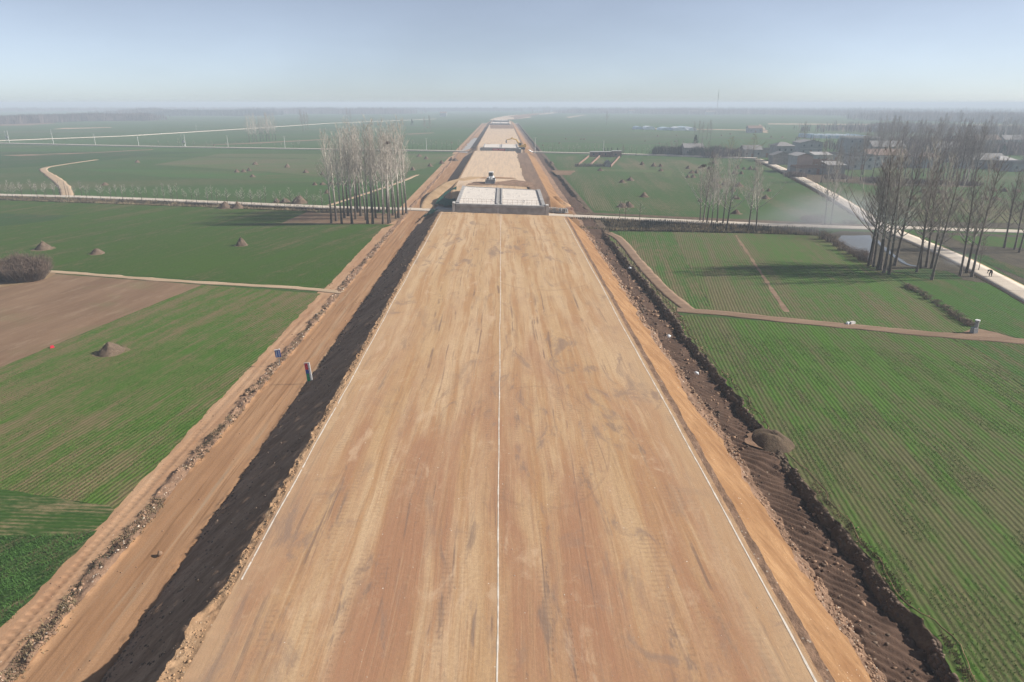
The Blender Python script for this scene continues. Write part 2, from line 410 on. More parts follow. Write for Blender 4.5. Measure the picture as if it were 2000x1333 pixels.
M['wheat_b'] = wheat('drilled_wheat_left', (.048, .108, .014), (.064, .132, .019), (.19, .15, .075), R(10.7), .40, .21, .05, .5, .5, (.31, .22, .125))
M['wheat_a'] = wheat('drilled_wheat_dark', (.03, .068, .014), (.042, .09, .018), (.28, .215, .12), R(94), .40, .03, .15, .9, .5)
M['wheat_a2'] = wheat('dense_wheat_dark', (.030, .070, .018), (.042, .092, .022), (.20, .15, .09), R(30), .40, -.1, .15, .3, .5)
M['wheat_d'] = wheat('smooth_wheat_left', (.033, .074, .009), (.05, .094, .012), (.15, .13, .06), R(16), .45, -.08, .03, .35, .25)
M['wheat_d2'] = wheat('deep_wheat_left', (.028, .066, .016), (.036, .078, .018), (.12, .10, .05), R(16), .45, -.1, .03, .3, .25)
M['wheat_e'] = wheat('thin_wheat_right', (.052, .108, .021), (.066, .126, .025), (.145, .13, .062), R(11.5), .42, .34, .03, .55, .35)
M['wheat_e1'] = wheat('green_wheat_right', (.045, .10, .018), (.056, .115, .022), (.17, .135, .07), R(8.2), .42, .1, .06, .6, .4)
M['wheat_f'] = wheat('drilled_wheat_right', (.047, .108, .014), (.062, .128, .018), (.115, .115, .048), R(7.5), .42, .20, .035, .45, .45)
M['wheat_g'] = wheat('bright_wheat_right', (.04, .095, .016), (.05, .11, .018), (.13, .11, .05), R(8), .45, -.05, .05, .45, .4)
M['wheat_h'] = wheat('wheat_beyond_road', (.038, .082, .02), (.05, .097, .024), (.17, .145, .08), R(4), .6, .05, .02, .5, .12)
M['wheat_c'] = wheat('wheat_far_left', (.045, .10, .027), (.058, .12, .03), (.15, .125, .06), R(80), .8, -.05, .015, .3, .06)
M['wheat_c2'] = wheat('greyer_wheat_far_left', (.072, .108, .04), (.09, .125, .045), (.17, .14, .08), R(80), .8, .05, .015, .3, .06)

def bark_mat():
    t = NT('poplar_bark', .9, .1); p = t.pos(True); z = t.sep(p)[2]
    n = t.noise(p, 2.5, 4); n2 = t.noise(t.scl(p, (1, 1, .2)), 14, 4)
    lo = t.mix(n2, (.05, .042, .035), (.11, .092, .075)); hi = t.mix(n2, (.38, .35, .30), (.56, .52, .45))
    t.color(t.mix(t.rng(t.ma('ADD', z, t.ma('MULTIPLY', n, 5)), 5.5, 11.5), lo, hi)); t.bump(n2, .5, .02); return t.m
M['bark'] = bark_mat()
M['twig'] = plain('poplar_twig', (.46, .42, .37), .9, .3, 2)
M['bark_dark'] = plain('dark_bark', (.15, .125, .108), .9, .3, 2)
M['twig_dark'] = plain('dark_twig', (.27, .23, .205), .9, .3, 2)
M['twig_willow'] = plain('willow_twig', (.26, .23, .095), .9, .3, 2)
M['bush_twig'] = plain('bush_twig', (.20, .145, .11), .9, .35, 1.5)
M['evergreen'] = plain('evergreen_leaf', (.035, .06, .03), .8, .4, 2)
M['straw'] = earth('heap_straw', (.095, .068, .05), (.14, .10, .073), (.20, .148, .105), 0, 1, 1.2, .7, 1.0, .15, (6, .5, (.42, .33, .24)))
M['heap_skirt'] = earth('scattered_straw', (.15, .125, .065), (.20, .155, .09), (.27, .205, .125), 0, 1, 1.2, .7, .8, .08)
M['concrete'] = plain('grey_concrete', (.33, .32, .31), .9, .18, .8)
M['pale_concrete'] = plain('pale_concrete', (.52, .50, .47), .9, .15, 1.0)
M['rebar'] = plain('rust_steel', (.30, .17, .12), .8, .3, 4)
M['white_line'] = plain('lime_powder', (.62, .56, .48), .95, .15, 3, obj=False)
M['white_paint'] = plain('white_paint', (.75, .75, .74), .5, .08, 1)
M['pole'] = plain('concrete_pole', (.55, .55, .53), .8, .1, 1)
M['steel_grey'] = plain('grey_steel', (.30, .31, .32), .5, .15, 3, .3)
M['black_rubber'] = plain('tyre_rubber', (.025, .025, .025), .9, .3, 6)
M['yellow_paint'] = plain('yellow_machine_paint', (.55, .33, .06), .6, .2, 3)
M['pane_grey'] = plain('dull_window_glass', (.10, .11, .12), .3, .2, 2, 0, .4); M['glass_dark'] = plain('dark_glass', (.03, .04, .05), .15, .2, 2, 0, .5)
M['blue_paint'] = plain('blue_sign_paint', (.012, .05, .28), .5, .15, 2)
M['red_paint'] = plain('red_sign_paint', (.50, .02, .04), .5, .2, 2)
M['green_paint'] = plain('green_sign_paint', (.01, .22, .10), .5, .2, 2)
M['ink'] = plain('black_ink', (.03, .03, .035), .6, .1, 2)
M['print_blue'] = plain('faded_white_print', (.35, .42, .52), .6, .1, 2)
M['net'] = earth('green_dust_net', (.015, .055, .042), (.025, .085, .065), (.05, .13, .10), R(30), 5, 1.0, 1, 1.0, .15)
M['black_cloth'] = plain('black_cloth', (.012, .012, .014), .9, .3, 5)
M['skin'] = plain('skin', (.35, .20, .14), .7, .1, 5)
M['sheet_blue'] = plain('blue_white_plastic', (.42, .55, .62), .5, .2, .4)
M['sheet_white'] = plain('white_plastic', (.70, .74, .76), .5, .12, .4)
M['brick'] = plain('old_brick', (.24, .15, .115), .9, .25, 1.2)
M['brick_grey'] = plain('grey_brick', (.29, .27, .255), .9, .2, 1.0)
M['render_pink'] = plain('pink_render', (.42, .33, .28), .9, .1, .5)
M['render_white'] = plain('white_render', (.42, .42, .41), .9, .12, .5)
M['render_grey'] = plain('grey_render', (.33, .33, .33), .9, .15, .5)
M['roof_grey'] = plain('grey_roof_tile', (.24, .23, .225), .85, .2, 2)
M['roof_red'] = plain('red_roof_tile', (.22, .155, .125), .85, .2, 2)
M['roof_pale'] = plain('pale_sheet_roof', (.38, .365, .35), .7, .15, 1)

# ------------------------------------------------------------------ the corridor of earthworks
def sm(x, a, b):
    t = np.clip((np.asarray(x, float) - a) / (b - a), 0, 1); return t * t * (3 - 2 * t)

ys = [-120.0, -80, -50, -30, -15, -5, 4, 10, 15]
y = 18.0
while y < 1010: ys.append(y); y *= 1.0034 if y < 85 else 1.0052 if y < 170 else (1.011 if y < 420 else 1.03)
YS = np.array(ys); STEP = np.gradient(YS)
SK = 0.24                                         # skew of the crossings

def emb(yy):                                      # 1 where the embankment stands, 0 at the crossings
    e = 1 - sm(yy, 152.0, 155.0) * (1 - sm(yy, 185.0, 188.0))
    e = e * (1 - sm(yy, 363, 367) * (1 - sm(yy, 392, 397)))
    e = e * (1 - sm(yy, 826, 834) * (1 - sm(yy, 868, 876)))
    return e
def pitf(y):
    a = 1 - sm(y, 142, 150) * (1 - sm(y, 205, 214)); a = a * (1 - sm(y, 350, 362) * (1 - sm(y, 400, 415)))
    return a * (1 - .85 * sm(y, 45.2, 47.0) * (1 - sm(y, 51.0, 53.0)))
def wob(y, sc, amp, seed): return (fbm(y / sc, y * 0 + seed * 3.7, seed, 3) - .5) * 2 * amp

def line_x(k, y):
    late = sm(y, 176, 184); far = sm(y, 366, 392)
    if k == 'verge': return -27.6 + 0 * y
    if k == 'rub0': return -24.95 + wob(y, 5, .35, 3)
    if k == 'rub1': return -23.95 + wob(y, 4, .35, 4)
    if k == 'toe': return -19.75 + wob(y, 2.2, .25, 5) + wob(y, .7, .10, 25)
    if k == 'sh0': return -14.25 + wob(y, 1.4, .16, 6) + wob(y, .45, .08, 26) - .5 * (1 - sm(y, 26.3, 29.5))
    if k == 'rd0': return -13.72 + wob(y, 6, .05, 7)
    if k == 'rd1': return (13.42 + wob(y, 6, .05, 8)) * (1 - late) + (7.1 + wob(y, 7, .9, 9)) * late * (1 - far) + 11.5 * late * far
    if k == 'be1': return (13.62 + wob(y, 3, .07, 10)) * (1 - late) + 12.3 * late
    if k == 'or0': return line_x('be1', y) + .45 + wob(y, 1.5, .10, 27)
    if k == 'or1': return 17.9 + wob(y, 7, .5, 11) + wob(y, 1.5, .35, 29) - .9 * late
    if k == 'pit0': return 18.95 + wob(y, 5, .45, 12) + wob(y, 1.2, .25, 28)
    if k == 'bk0': return line_x('bk1', y) - .5 - wob(y, 1.6, .15, 14)
    if k == 'bk1': return 22.35 + wob(y, 6, .5, 15) + .3 - 1.5 * np.abs(fbm(y / 2.6, y * 0 + 8.8, 16, 2) - .5) + wob(y, .6, .15, 56)
    if k == 'end': return 23.6 + 0 * y

def height(X, Y, ST):
    e = emb(Y + SK * X); pf = pitf(Y); late = sm(Y, 176, 184) * (1 - sm(Y, 366, 392))
    x = {k: line_x(k, Y) for k in ('rub0', 'rub1', 'toe', 'sh0', 'rd0', 'rd1', 'be1', 'or0', 'or1', 'pit0', 'bk0', 'bk1')}
    h = 3.5 * e; Z = np.zeros_like(X)
    def seg(a, b, za, zb, curve=None):
        nonlocal Z
        t = (X - a) / np.maximum(b - a, 1e-3); m = (t >= 0) & (t <= 1)
        if curve is not None: t = curve(t)
        Z = np.where(m, za + (zb - za) * t, Z)
    seg(x['toe'], x['sh0'], 0 * h, h - .10)
    seg(x['sh0'], x['rd0'], h - .10, h)
    seg(x['rd0'], x['rd1'], h, h)
    zb = np.where(late > 0, h * (1 - .22 * late), h - .10)
    seg(x['rd1'], x['be1'], h - .9 * (h - zb), zb)
    seg(x['be1'], x['or0'], zb, zb + .02)
    seg(x['or0'], x['or1'], zb + .02, 0 * h + .12)
    seg(x['or1'], x['pit0'], .12 + 0 * h, -.3 * pf)
    seg(x['pit0'], x['bk0'], -.3 * pf, -.72 * pf)
    seg(x['bk0'], x['bk1'], -.72 * pf, .02 + 0 * pf, lambda t: np.clip(t, 0, 1) ** .55)
    seg(x['bk1'], x['bk1'] + .9, .02 + 0 * pf, 0 * pf - .02)
    Z = np.where(X > x['bk1'] + .9, -.02, Z)
    # loose relief
    fade = np.clip(1.3 - ST / .5, 0, 1)
    def lump(sc, s, o=3): return fbm(X / sc, Y / sc, s, o) - .5
    w = lambda a, b: ((X >= a) & (X <= b)).astype(float)
    edge = lambda a, b: np.clip(np.minimum(X - a, b - X) / .35, 0, 1)
    Z = Z + .16 * lump(.8, 31) * edge(x['toe'] - .3, x['sh0'] + .3)
    Z = Z + .30 * np.clip(lump(.5, 32), 0, 1) * edge(x['toe'] - .5, x['toe'] + 1.2) * fade
    Z = Z + .36 * np.clip(lump(.35, 33), -.1, 1) * edge(x['sh0'] - .35, x['rd0'] + .1) * fade
    Z = Z + .14 * lump(.45, 42) * edge(x['rd1'] + .02, x['or0'] + .3) * fade
    Z = Z + .06 * (fbm(X / .35, Y / 9, 41, 3) - .5) * edge(x['rub1'], x['toe']) + .10 * lump(2.5, 34) * edge(x['rub1'], x['toe'])
    Z = Z + (.75 * np.clip(lump(.8, 35), -.12, 1) + .1) * edge(x['rub0'] - .2, x['rub1'] + .2)
    Z = Z + .07 * (np.sin(Y * 2 * np.pi / .52) - .6) * (np.clip(1 - np.abs(X + 26.25 + wob(Y, 12, .3, 44)) / .3, 0, 1) ** .5 + .6 * np.clip(1 - np.abs(X + 25.45 + wob(Y, 12, .3, 46)) / .25, 0, 1) ** .5) * fade
    Z = Z + .10 * lump(1.2, 36) * edge(-27.4, x['rub0'])
    Z = Z + .22 * lump(1.3, 37, 5) * edge(x['or0'], x['or1'] + .5)
    Z = Z + .28 * lump(.5, 38) * edge(x['or1'] - .4, x['pit0'] + .4) * fade
    ph = (.64 * X + .77 * Y) / .68 + 1.8 * lump(4, 39, 2)
    Z = Z + .20 * (np.abs(np.sin(ph * np.pi)) - .4) * (.35 + 1.3 * fbm(X / 2.2, Y / 3.5, 47, 3)) * edge(x['pit0'] - .7, x['bk0']) * fade + .3 * lump(1.6, 45) * edge(x['pit0'], x['bk0'])
    Z = Z + .75 * lump(.42, 40) * edge(x['bk0'] - .6, x['bk1'] + .15)
    Z = Z + late * .35 * np.clip(lump(2.5, 43), -.2, 1) * edge(x['rd1'], x['be1'])
    # earth heap tipped at the shoulder close to the camera
    Z = Z + .22 * np.exp(-(((X + 15.2) / .9) ** 2 + ((Y - 26.0) / .8) ** 2))
    return Z

STRIPS = [('dirt_track', 'verge', 'rub0', 26, 'pale_track'), ('rubble_bank', 'rub0', 'rub1', 12, 'rubble_soil'),
          ('service_road', 'rub1', 'toe', 34, 'track_road'), ('embankment_slope', 'toe', 'sh0', 44, 'dark_slope'),
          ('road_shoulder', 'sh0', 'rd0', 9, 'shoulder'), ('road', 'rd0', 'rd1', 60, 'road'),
          ('road_shoulder', 'rd1', 'be1', 6, 'shoulder'), ('road_shoulder', 'be1', 'or0', 6, 'rubble_soil'),
          ('embankment_slope', 'or0', 'or1', 34, 'orange_slope'),
          ('stony_ground', 'or1', 'pit0', 22, 'rubble_soil'), ('pit_ground', 'pit0', 'bk0', 20, 'pit_soil'),
          ('cut_bank', 'bk0', 'end', 26, 'bank_soil')]
def strip_mesh(name, a, b, n, mat, sel=None):
    yy = YS if sel is None else YS[sel]; st = STEP if sel is None else STEP[sel]
    xa, xb = line_x(a, yy), line_x(b, yy); t = np.linspace(0, 1, n)
    X = xa[:, None] + (xb - xa)[:, None] * t[None, :]; Y = np.repeat(yy[:, None], n, 1); ST = np.repeat(st[:, None], n, 1)
    X[:, 0] += 1e-4; X[:, -1] -= 1e-4
    return tag(link(name, grid_mesh(name, X, Y, height(X, Y, ST)), None, M[mat]), kind='structure')
for name, a, b, n, mat in STRIPS:
    if a == 'rd1':                                  # narrow shoulder here, the wide unfinished bench beyond the first crossing
        strip_mesh(name, a, b, n, mat, YS < 176); strip_mesh('fill_bench', a, b, 22, 'bench', YS > 173)
    else: strip_mesh(name, a, b, n, mat)

def zroad(y): return 3.5
# lime lines set out on the fill
def lime_line(x0, y0, y1, w, seed, breaks=0.0):
    yy = np.arange(y0, y1, .35); cx = x0 + (fbm(yy / 9, yy * 0, seed, 3) - .5) * .18
    v = []; f = []
    for i, (a, c) in enumerate(zip(yy, cx)):
        ww = w * (.6 + .8 * float(vnoise(a / .5, 0, seed + 1))) / 2
        v += [(c - ww, a, 3.512), (c + ww, a, 3.512)]
        if i and float(fbm(a / 1.3, 7, seed + 2, 3)) > breaks: f.append((2 * i - 2, 2 * i - 1, 2 * i + 1, 2 * i))
    return tag(link('road_marking', tri_mesh('road_marking', v, f), None, M['white_line']), kind='structure')
lime_line(-13.5, 29.3, 154, .08, 51, .12); lime_line(13.2, 20, 146, .085, 52, .12); lime_line(-.3, 16, 150, .07, 53, .1)

# ------------------------------------------------------------------ ground sheets
def inpoly(X, Y, poly):
    c = np.zeros(X.shape, bool); n = len(poly)
    for i in range(n):
        x1, y1 = poly[i]; x2, y2 = poly[(i + 1) % n]
        if y1 == y2: continue
        c ^= ((y1 > Y) != (y2 > Y)) & (X < (x2 - x1) * (Y - y1) / (y2 - y1) + x1)
    return c
def PP(*pts): return [P2(*p) for p in pts]
def rowy(py): return P2(980, py)[1]

DITCHES = []    # (name, near edge pts, far edge pts, depth)
d_left = (PP((-500, 380), (0, 390.5), (150, 396), (400, 404.5), (650, 415), (735, 417)), PP((-500, 374), (0, 384.5), (150, 388), (400, 396), (650, 407), (735, 411)))
d_right = (PP((1118, 446), (1200, 450.5), (1350, 453), (1500, 456.5), (1600, 460)), PP((1114, 427), (1200, 429), (1350, 434.5), (1500, 443.5), (1600, 448)))
d_diag = (PP((1475, 316), (1530, 341), (1590, 375), (1650, 413), (1700, 441)), PP((1477, 312.5), (1536, 337), (1600, 371), (1662, 407), (1712, 437)))
def ditch(name, pair, depth, mat, n=9, seed=0):
    a = densify(pair[0], 1.2, 0, 0, False); m = len(a); b0 = pair[1]
    L = [0]
    for i in range(1, len(b0)): L.append(L[-1] + math.hypot(b0[i][0] - b0[i - 1][0], b0[i][1] - b0[i - 1][1]))
    tt = np.linspace(0, L[-1], m); bx = np.interp(tt, L, [p[0] for p in b0]); by = np.interp(tt, L, [p[1] for p in b0])
    a = np.array(a); s = np.linspace(0, 1, n)
    X = a[:, :1] * (1 - s) + bx[:, None] * s; Y = a[:, 1:] * (1 - s) + by[:, None] * s
    Z = -depth * np.sin(s * np.pi)[None, :] + (fbm(X / 1.1, Y / 1.1, seed, 3) - .5) * .7 * np.sin(s * np.pi) + .03
    return tag(link(name, grid_mesh(name, X, Y, Z), None, M[mat]), kind='structure')
carve = [d_left[0] + d_left[1][::-1], d_right[0] + d_right[1][::-1], d_diag[0] + d_diag[1][::-1]]

def ground_sheet(name, xs, yy):
    X, Y = np.meshgrid(np.array(xs), np.array(yy)); Z = np.zeros_like(X)
    for c in carve: Z = np.where(inpoly(X, Y, c), -2.2, Z)
    o = link(name, grid_mesh(name, X, Y, Z), None, M['ground']); o['kind'] = 'structure'; return o
gy = [-150, -100, -50, -20, 0] + list(np.arange(15, 150, 5)) + list(np.arange(150, 330, 1.2)) + list(np.geomspace(335, 1010, 30))
gx = list(np.arange(0, 150, 1.5)) + list(np.arange(150, 300, 6)) + list(np.geomspace(310, 16000, 40))
ground_sheet('ground', [-27.6 - x for x in gx][::-1], gy)
ground_sheet('ground', [23.6 + x for x in gx], gy)
tag(link('ground', grid_mesh('ground', *(lambda X, Y: (X, Y, 0 * X))(*np.meshgrid(np.linspace(-16000, 16000, 60), np.geomspace(1010, 22000, 50)))), None, M['ground']), kind='structure')
tag(link('ground', grid_mesh('ground', *(lambda X, Y: (X, Y, 0 * X - .3))(*np.meshgrid(np.linspace(-16000, 16000, 20), np.linspace(-9000, -118, 20)))), None, M['ground']), kind='structure')

ditch('ditch_bank', d_left, .9, 'ditch_bank', 8, 61); ditch('ditch_bank', d_right, 1.2, 'ditch_bank', 12, 62); ditch('ditch_bank', d_diag, .8, 'ditch_bank', 7, 63)

EL, ER = -27.0, 22.95
def bank_edge(y0, y1, dx=.1):
    k = YS[(YS > y0) & (YS < y1)]; return [(float(x) + dx, float(y)) for x, y in zip(line_x('bk1', k), k)]
def el(py): return (EL + .0, rowy(py))
def er(py): return (ER, rowy(py))
sheet('wheat_field', [P2(-500, 1080), P2(0, 1050), P2(140, 1045), el(1030), (EL, 10), (-110, 10)], .03, M['wheat_a2'], .35, .5, 1)
sheet('wheat_field', [P2(-500, 925), P2(0, 958), P2(215, 988), el(992), el(1030), P2(140, 1045), P2(0, 1050), P2(-500, 1080)], .035, M['wheat_a'], .3, .5, 2)
sheet('wheat_field', [P2(395, 557), el(573), el(992), P2(215, 988), P2(0, 958), P2(-500, 925), P2(-500, 921), P2(0, 718)], .03, M['wheat_b'], .25, .5, 3)
sheet('brown_field', [P2(100, 535), P2(395, 557), P2(0, 718), P2(-500, 921), P2(-500, 540), P2(0, 540)], .02, M['brown_field'], .15, 1, 4)
sheet('dry_soil', [P2(110, 534), P2(90, 545), P2(40, 556), P2(-10, 565), P2(-200, 580), P2(-200, 540), P2(20, 535)], .045, M['dry_soil'], .8, 1, 5)
sheet('wheat_field', [P2(-600, 382), P2(0, 391.5), P2(150, 397), P2(400, 405.5), P2(600, 414), P2(548, 437), P2(770, 439), el(446), el(569), P2(640, 567), P2(400, 548), P2(100, 527), P2(-500, 500)], .03, M['wheat_d'], .25, .8, 6)
sheet('wheat_field', [P2(-400, 428), P2(0, 418), P2(142, 421.5), P2(100, 432), P2(0, 443), P2(-400, 475)], .045, M['wheat_d2'], .5, 1, 7)
sheet('brown_field', [P2(540, 437.5), P2(600, 414.5), P2(800, 418), el(440)], .02, M['brown_field'], .5, 1, 8)
ribbon('dirt_path', smooth_line(PP((85, 530), (180, 537), (320, 548), (470, 557), (560, 562), (640, 569), (668, 572))), 1.5, .06, M['dirt_path'], .35, .6, 9, .05)
# right-hand fields
sheet('wheat_field', bank_edge(rowy(617), rowy(462)) + [P2(1196, 457), P2(1258, 530), P2(1335, 608)], .03, M['wheat_e'], .2, .6, 10)
sheet('wheat_field', [P2(1205, 452), P2(1312, 453.5), P2(1393, 612), P2(1355, 608), P2(1268, 530)], .03, M['wheat_e1'], .25, .6, 11)
sheet('wheat_field', [P2(1312, 453.5), P2(1500, 457.5), P2(1600, 461), P2(1612, 470), P2(1720, 528), P2(1785, 572), P2(1900, 643), P2(1885, 655), P2(1600, 628), P2(1393, 612)], .028, M['wheat_e'], .25, .6, 12)
sheet('wheat_field', [P2(1740, 532), P2(1800, 545), P2(1880, 550), P2(1960, 556), P2(2100, 632), P2(2400, 790), P2(2300, 700), P2(2000, 663), P2(1912, 641), P2(1790, 571)], .03, M['wheat_g'], .3, .6, 13)
sheet('brown_soil', [P2(1903, 641), P2(1945, 650), P2(1995, 665), P2(1930, 661), P2(1870, 655)], .04, M['brown_path'], .2, .5, 14)
sheet('wheat_field', [(ER, 10)] + bank_edge(17, rowy(622)) + [P2(1345, 616), P2(1560, 634), P2(1800, 656), P2(2000, 673), P2(2500, 716), (130, 50), (130, 10)], .03, M['wheat_f'], .2, .6, 15)
sheet('wheat_field', [P2(1858, 661), P2(2000, 674), P2(2500, 717), P2(2500, 900), P2(2000, 758), P2(1915, 690)], .045, M['wheat_g'], .25, .6, 16)
ribbon('dirt_path', smooth_line(PP((1322, 606), (1400, 612), (1560, 629), (1700, 642), (1800, 652), (2000, 668), (2400, 700))), 2.2, .07, M['brown_path'], .3, .6, 17, .06, cols=(-1, -.6, -.45, 0, .45, .6, 1))
ribbon('dirt_path', smooth_line(PP((1186, 455), (1212, 470), (1262, 530), (1312, 580), (1352, 610))), 2.0, .065, M['brown_path'], .3, .6, 18, .06)
sheet('brown_soil', PP((1435, 460), (1439, 460), (1541, 610), (1532, 610)), .042, M['brown_path'], .25, .8, 19)
sheet('wheat_field', [(24.2, rowy(412)), P2(1500, 433), P2(1700, 441), P2(1640, 404), P2(1575, 367), P2(1490, 322), P2(1300, 312), P2(1120, 306), (24.2, rowy(306))], .03, M['wheat_h'], .3, 1.5, 20)
sheet('brown_soil', PP((1078, 333), (1125, 334), (1113, 343), (1086, 342)), .05, M['brown_field'], .6, 1.5, 21)
sheet('brown_soil', PP((1165, 331), (1312, 333), (1312, 345), (1300, 347), (1298, 338), (1190, 335)), .05, M['wheat_c2'], .6, 1.5, 22)
sheet('wheat_field', [P2(1540, 331), P2(1700, 350), P2(2200, 372), P2(2500, 440), P2(1790, 437), P2(1650, 385)], .03, M['wheat_h'], .3, 1.5, 23)
sheet('brown_soil', PP((1545, 338), (1600, 340), (1700, 348), (1930, 358), (1900, 366), (1720, 364), (1640, 356), (1590, 357)), .045, M['bank_soil'], .8, 1.5, 24)
sheet('dark_ground', PP((1600, 461), (1640, 452), (1780, 456), (1850, 493), (1930, 543), (2000, 583), (2030, 610), (1900, 549), (1740, 534), (1690, 513), (1612, 472)), .02, M['dark_ground'], .4, 1, 25)
sheet('dark_ground', PP((1785, 453), (2300, 470), (2500, 640), (2000, 556), (1930, 515), (1840, 478)), .02, M['dark_ground'], .4, 1, 26)
sheet('wheat_field', PP((1850, 460), (2100, 468), (2100, 488), (1960, 484), (1880, 477)), .05, M['wheat_g'], .4, 1, 27)
sheet('wheat_field', PP((1885, 496), (1930, 500), (2000, 520), (2100, 560), (2000, 545), (1940, 520)), .05, M['wheat_d2'], .4, 1, 127)
sheet('dark_ground', PP((1930, 502), (1970, 503), (2060, 530), (2060, 540), (1990, 524)), .06, M['dark_ground'], .3, 1, 128)
sheet('wheat_field', PP((1742, 530), (1792, 524), (1850, 530), (1880, 545), (1800, 545)), .05, M['wheat_d2'], .5, .8, 28)
sheet('ditch_bank', PP((1125, 414.5), (1500, 431), (1720, 440), (1720, 444), (1500, 437.5), (1125, 418)), .036, M['bank_soil'], .4, 1, 29)
sheet('ditch_bank', PP((1770, 432), (2300, 445), (2300, 455), (1770, 443)), .06, M['dark_ground'], .4, 1, 30)
# far patches in the fields
sheet('wheat_field', PP((430, 301), (890, 302), (830, 330), (700, 352), (520, 336), (300, 322)), .03, M['wheat_c2'], .6, 3, 31)
sheet('wheat_field', PP((140, 330), (500, 336), (700, 352), (650, 358), (300, 345)), .04, M['wheat_c'], .6, 3, 32)
sheet('wheat_field', PP((-300, 318), (0, 329), (120, 323), (300, 303), (420, 297), (0, 297)), .03, M['wheat_d2'], .6, 3, 33)
sheet('brown_soil', PP((0, 304), (40, 302.5), (180, 298.5), (300, 292), (300, 293.2), (150, 301), (40, 305.5)), .06, M['brown_path'], .8, 3, 34)
for i, (pts, m) in enumerate([(((0, 243), (60, 238), (110, 241), (60, 245.5), (0, 246.5)), 'brown_field'), (((100, 253), (125, 250.5), (215, 249), (220, 250), (130, 252.5)), 'dirt_path'),
        (((365, 285.5), (500, 279), (640, 272), (640, 273.5), (500, 281)), 'brown_path'), (((790, 262), (845, 259.5), (850, 260.5), (800, 263.3)), 'brown_path'),
        (((1240, 250.5), (1500, 254.5), (1500, 256), (1240, 252)), 'dirt_path'), (((1484, 243), (1494, 251), (1500, 260), (1492, 260), (1480, 247)), 'dirt_path'),
        (((1500, 241.5), (1990, 244), (1990, 246), (1500, 243.5)), 'dirt_path'), (((1050, 263.2), (1560, 271.5), (1560, 272.6), (1050, 264.2)), 'dark_ground'),
        (((1050, 250.8), (1240, 253), (1240, 253.7), (1050, 251.5)), 'dark_ground'), (((1050, 275.5), (1300, 281), (1300, 282), (1050, 276.5)), 'dark_ground'),
        (((1560, 263), (1700, 268.5), (1700, 269.3), (1560, 263.8)), 'dark_ground'), (((1105, 229), (1140, 224.5), (1146, 224.7), (1112, 231)), 'dirt_path'),
        (((690, 243.2), (935, 248), (935, 249), (690, 244)), 'dark_ground'), (((0, 300), (600, 310), (600, 311), (0, 301)), 'wheat_d2')]):
    sheet('field_strip', PP(*pts), .07, M[m], .5, 4, 40 + i)

# concrete country roads, slab by slab where the joints show
ribbon('country_road', PP((-600, 369), (0, 381.5), (150, 385), (300, 390.5), (640, 405.5), (800, 409.5), (1100, 422.2), (1500, 440), (1720, 447.5)), 4.0, .14, M['concrete_road'], .12, 1.5, 35, .25)
ribbon('country_road', PP((1735, 445), (1775, 446), (1850, 449), (2000, 453.5), (2500, 470)), 4.0, .145, M['concrete_road'], .12, 1.5, 36, .25)
dr = smooth_line(PP((1480, 311.5), (1522, 329), (1578, 357), (1640, 392), (1700, 430), (1738, 450.5), (1790, 472), (1862, 503), (1930, 538), (2000, 576), (2200, 690)), 8)
road = tag(empty('country_road', (0, 0, 0)), kind='structure')
Q = densify(dr, .5, 0, 0, False); acc = 0; start = 0; slabs = 0
for i in range(1, len(Q)):
    acc += math.hypot(Q[i][0] - Q[i - 1][0], Q[i][1] - Q[i - 1][1])
    if acc > 4.4 or i == len(Q) - 1:
        seg = [Q[k] for k in range(start, i + 1)]
        L = math.hypot(seg[-1][0] - seg[-2][0], seg[-1][1] - seg[-2][1]) or 1
        seg[-1] = (seg[-1][0] - (seg[-1][0] - seg[-2][0]) / L * .07, seg[-1][1] - (seg[-1][1] - seg[-2][1]) / L * .07)
        b = ribbon('slab', seg, 3.9, .15 + rng.uniform(-.012, .012), M['concrete_road'], 0, .6, 0, .25, None, road)
        start = i; acc = 0; slabs += 1
ribbon('road_bed', dr, 4.6, .10, M['dirt_path'], .25, 1.2, 37, .12)
ribbon('dirt_path', smooth_line(PP((131, 385), (126, 367), (112, 353), (97, 342), (85, 333.5), (90, 328), (120, 322.5), (188, 312.5))), [3.6] * 18 + [3.0] * 12 + [2.2] * 13, .08, M['dirt_path'], .5, 1, 38, .08)
ribbon('dirt_path', smooth_line(PP((640, 402), (700, 383), (770, 360), (815, 342))), 1.6, .07, M['dirt_path'], .4, 1, 39, .07)
ribbon('canal_road', PP((-500, 273), (0, 281), (300, 287.5), (600, 292.3), (830, 295.5), (918, 297.2)), 4.2, .55, M['concrete_road'], .1, 4, 0, .6)
ribbon('canal_road', PP((1040, 298.6), (1160, 301.2), (1300, 304.6), (1478, 311)), 4.2, .55, M['concrete_road'], .1, 4, 0, .6)
ribbon('country_road', PP((-300, 283), (0, 275.5), (250, 266), (500, 250.8), (640, 241.5), (850, 233)), 5.5, .3, M['concrete_road'], .6, 6, 40, .3)
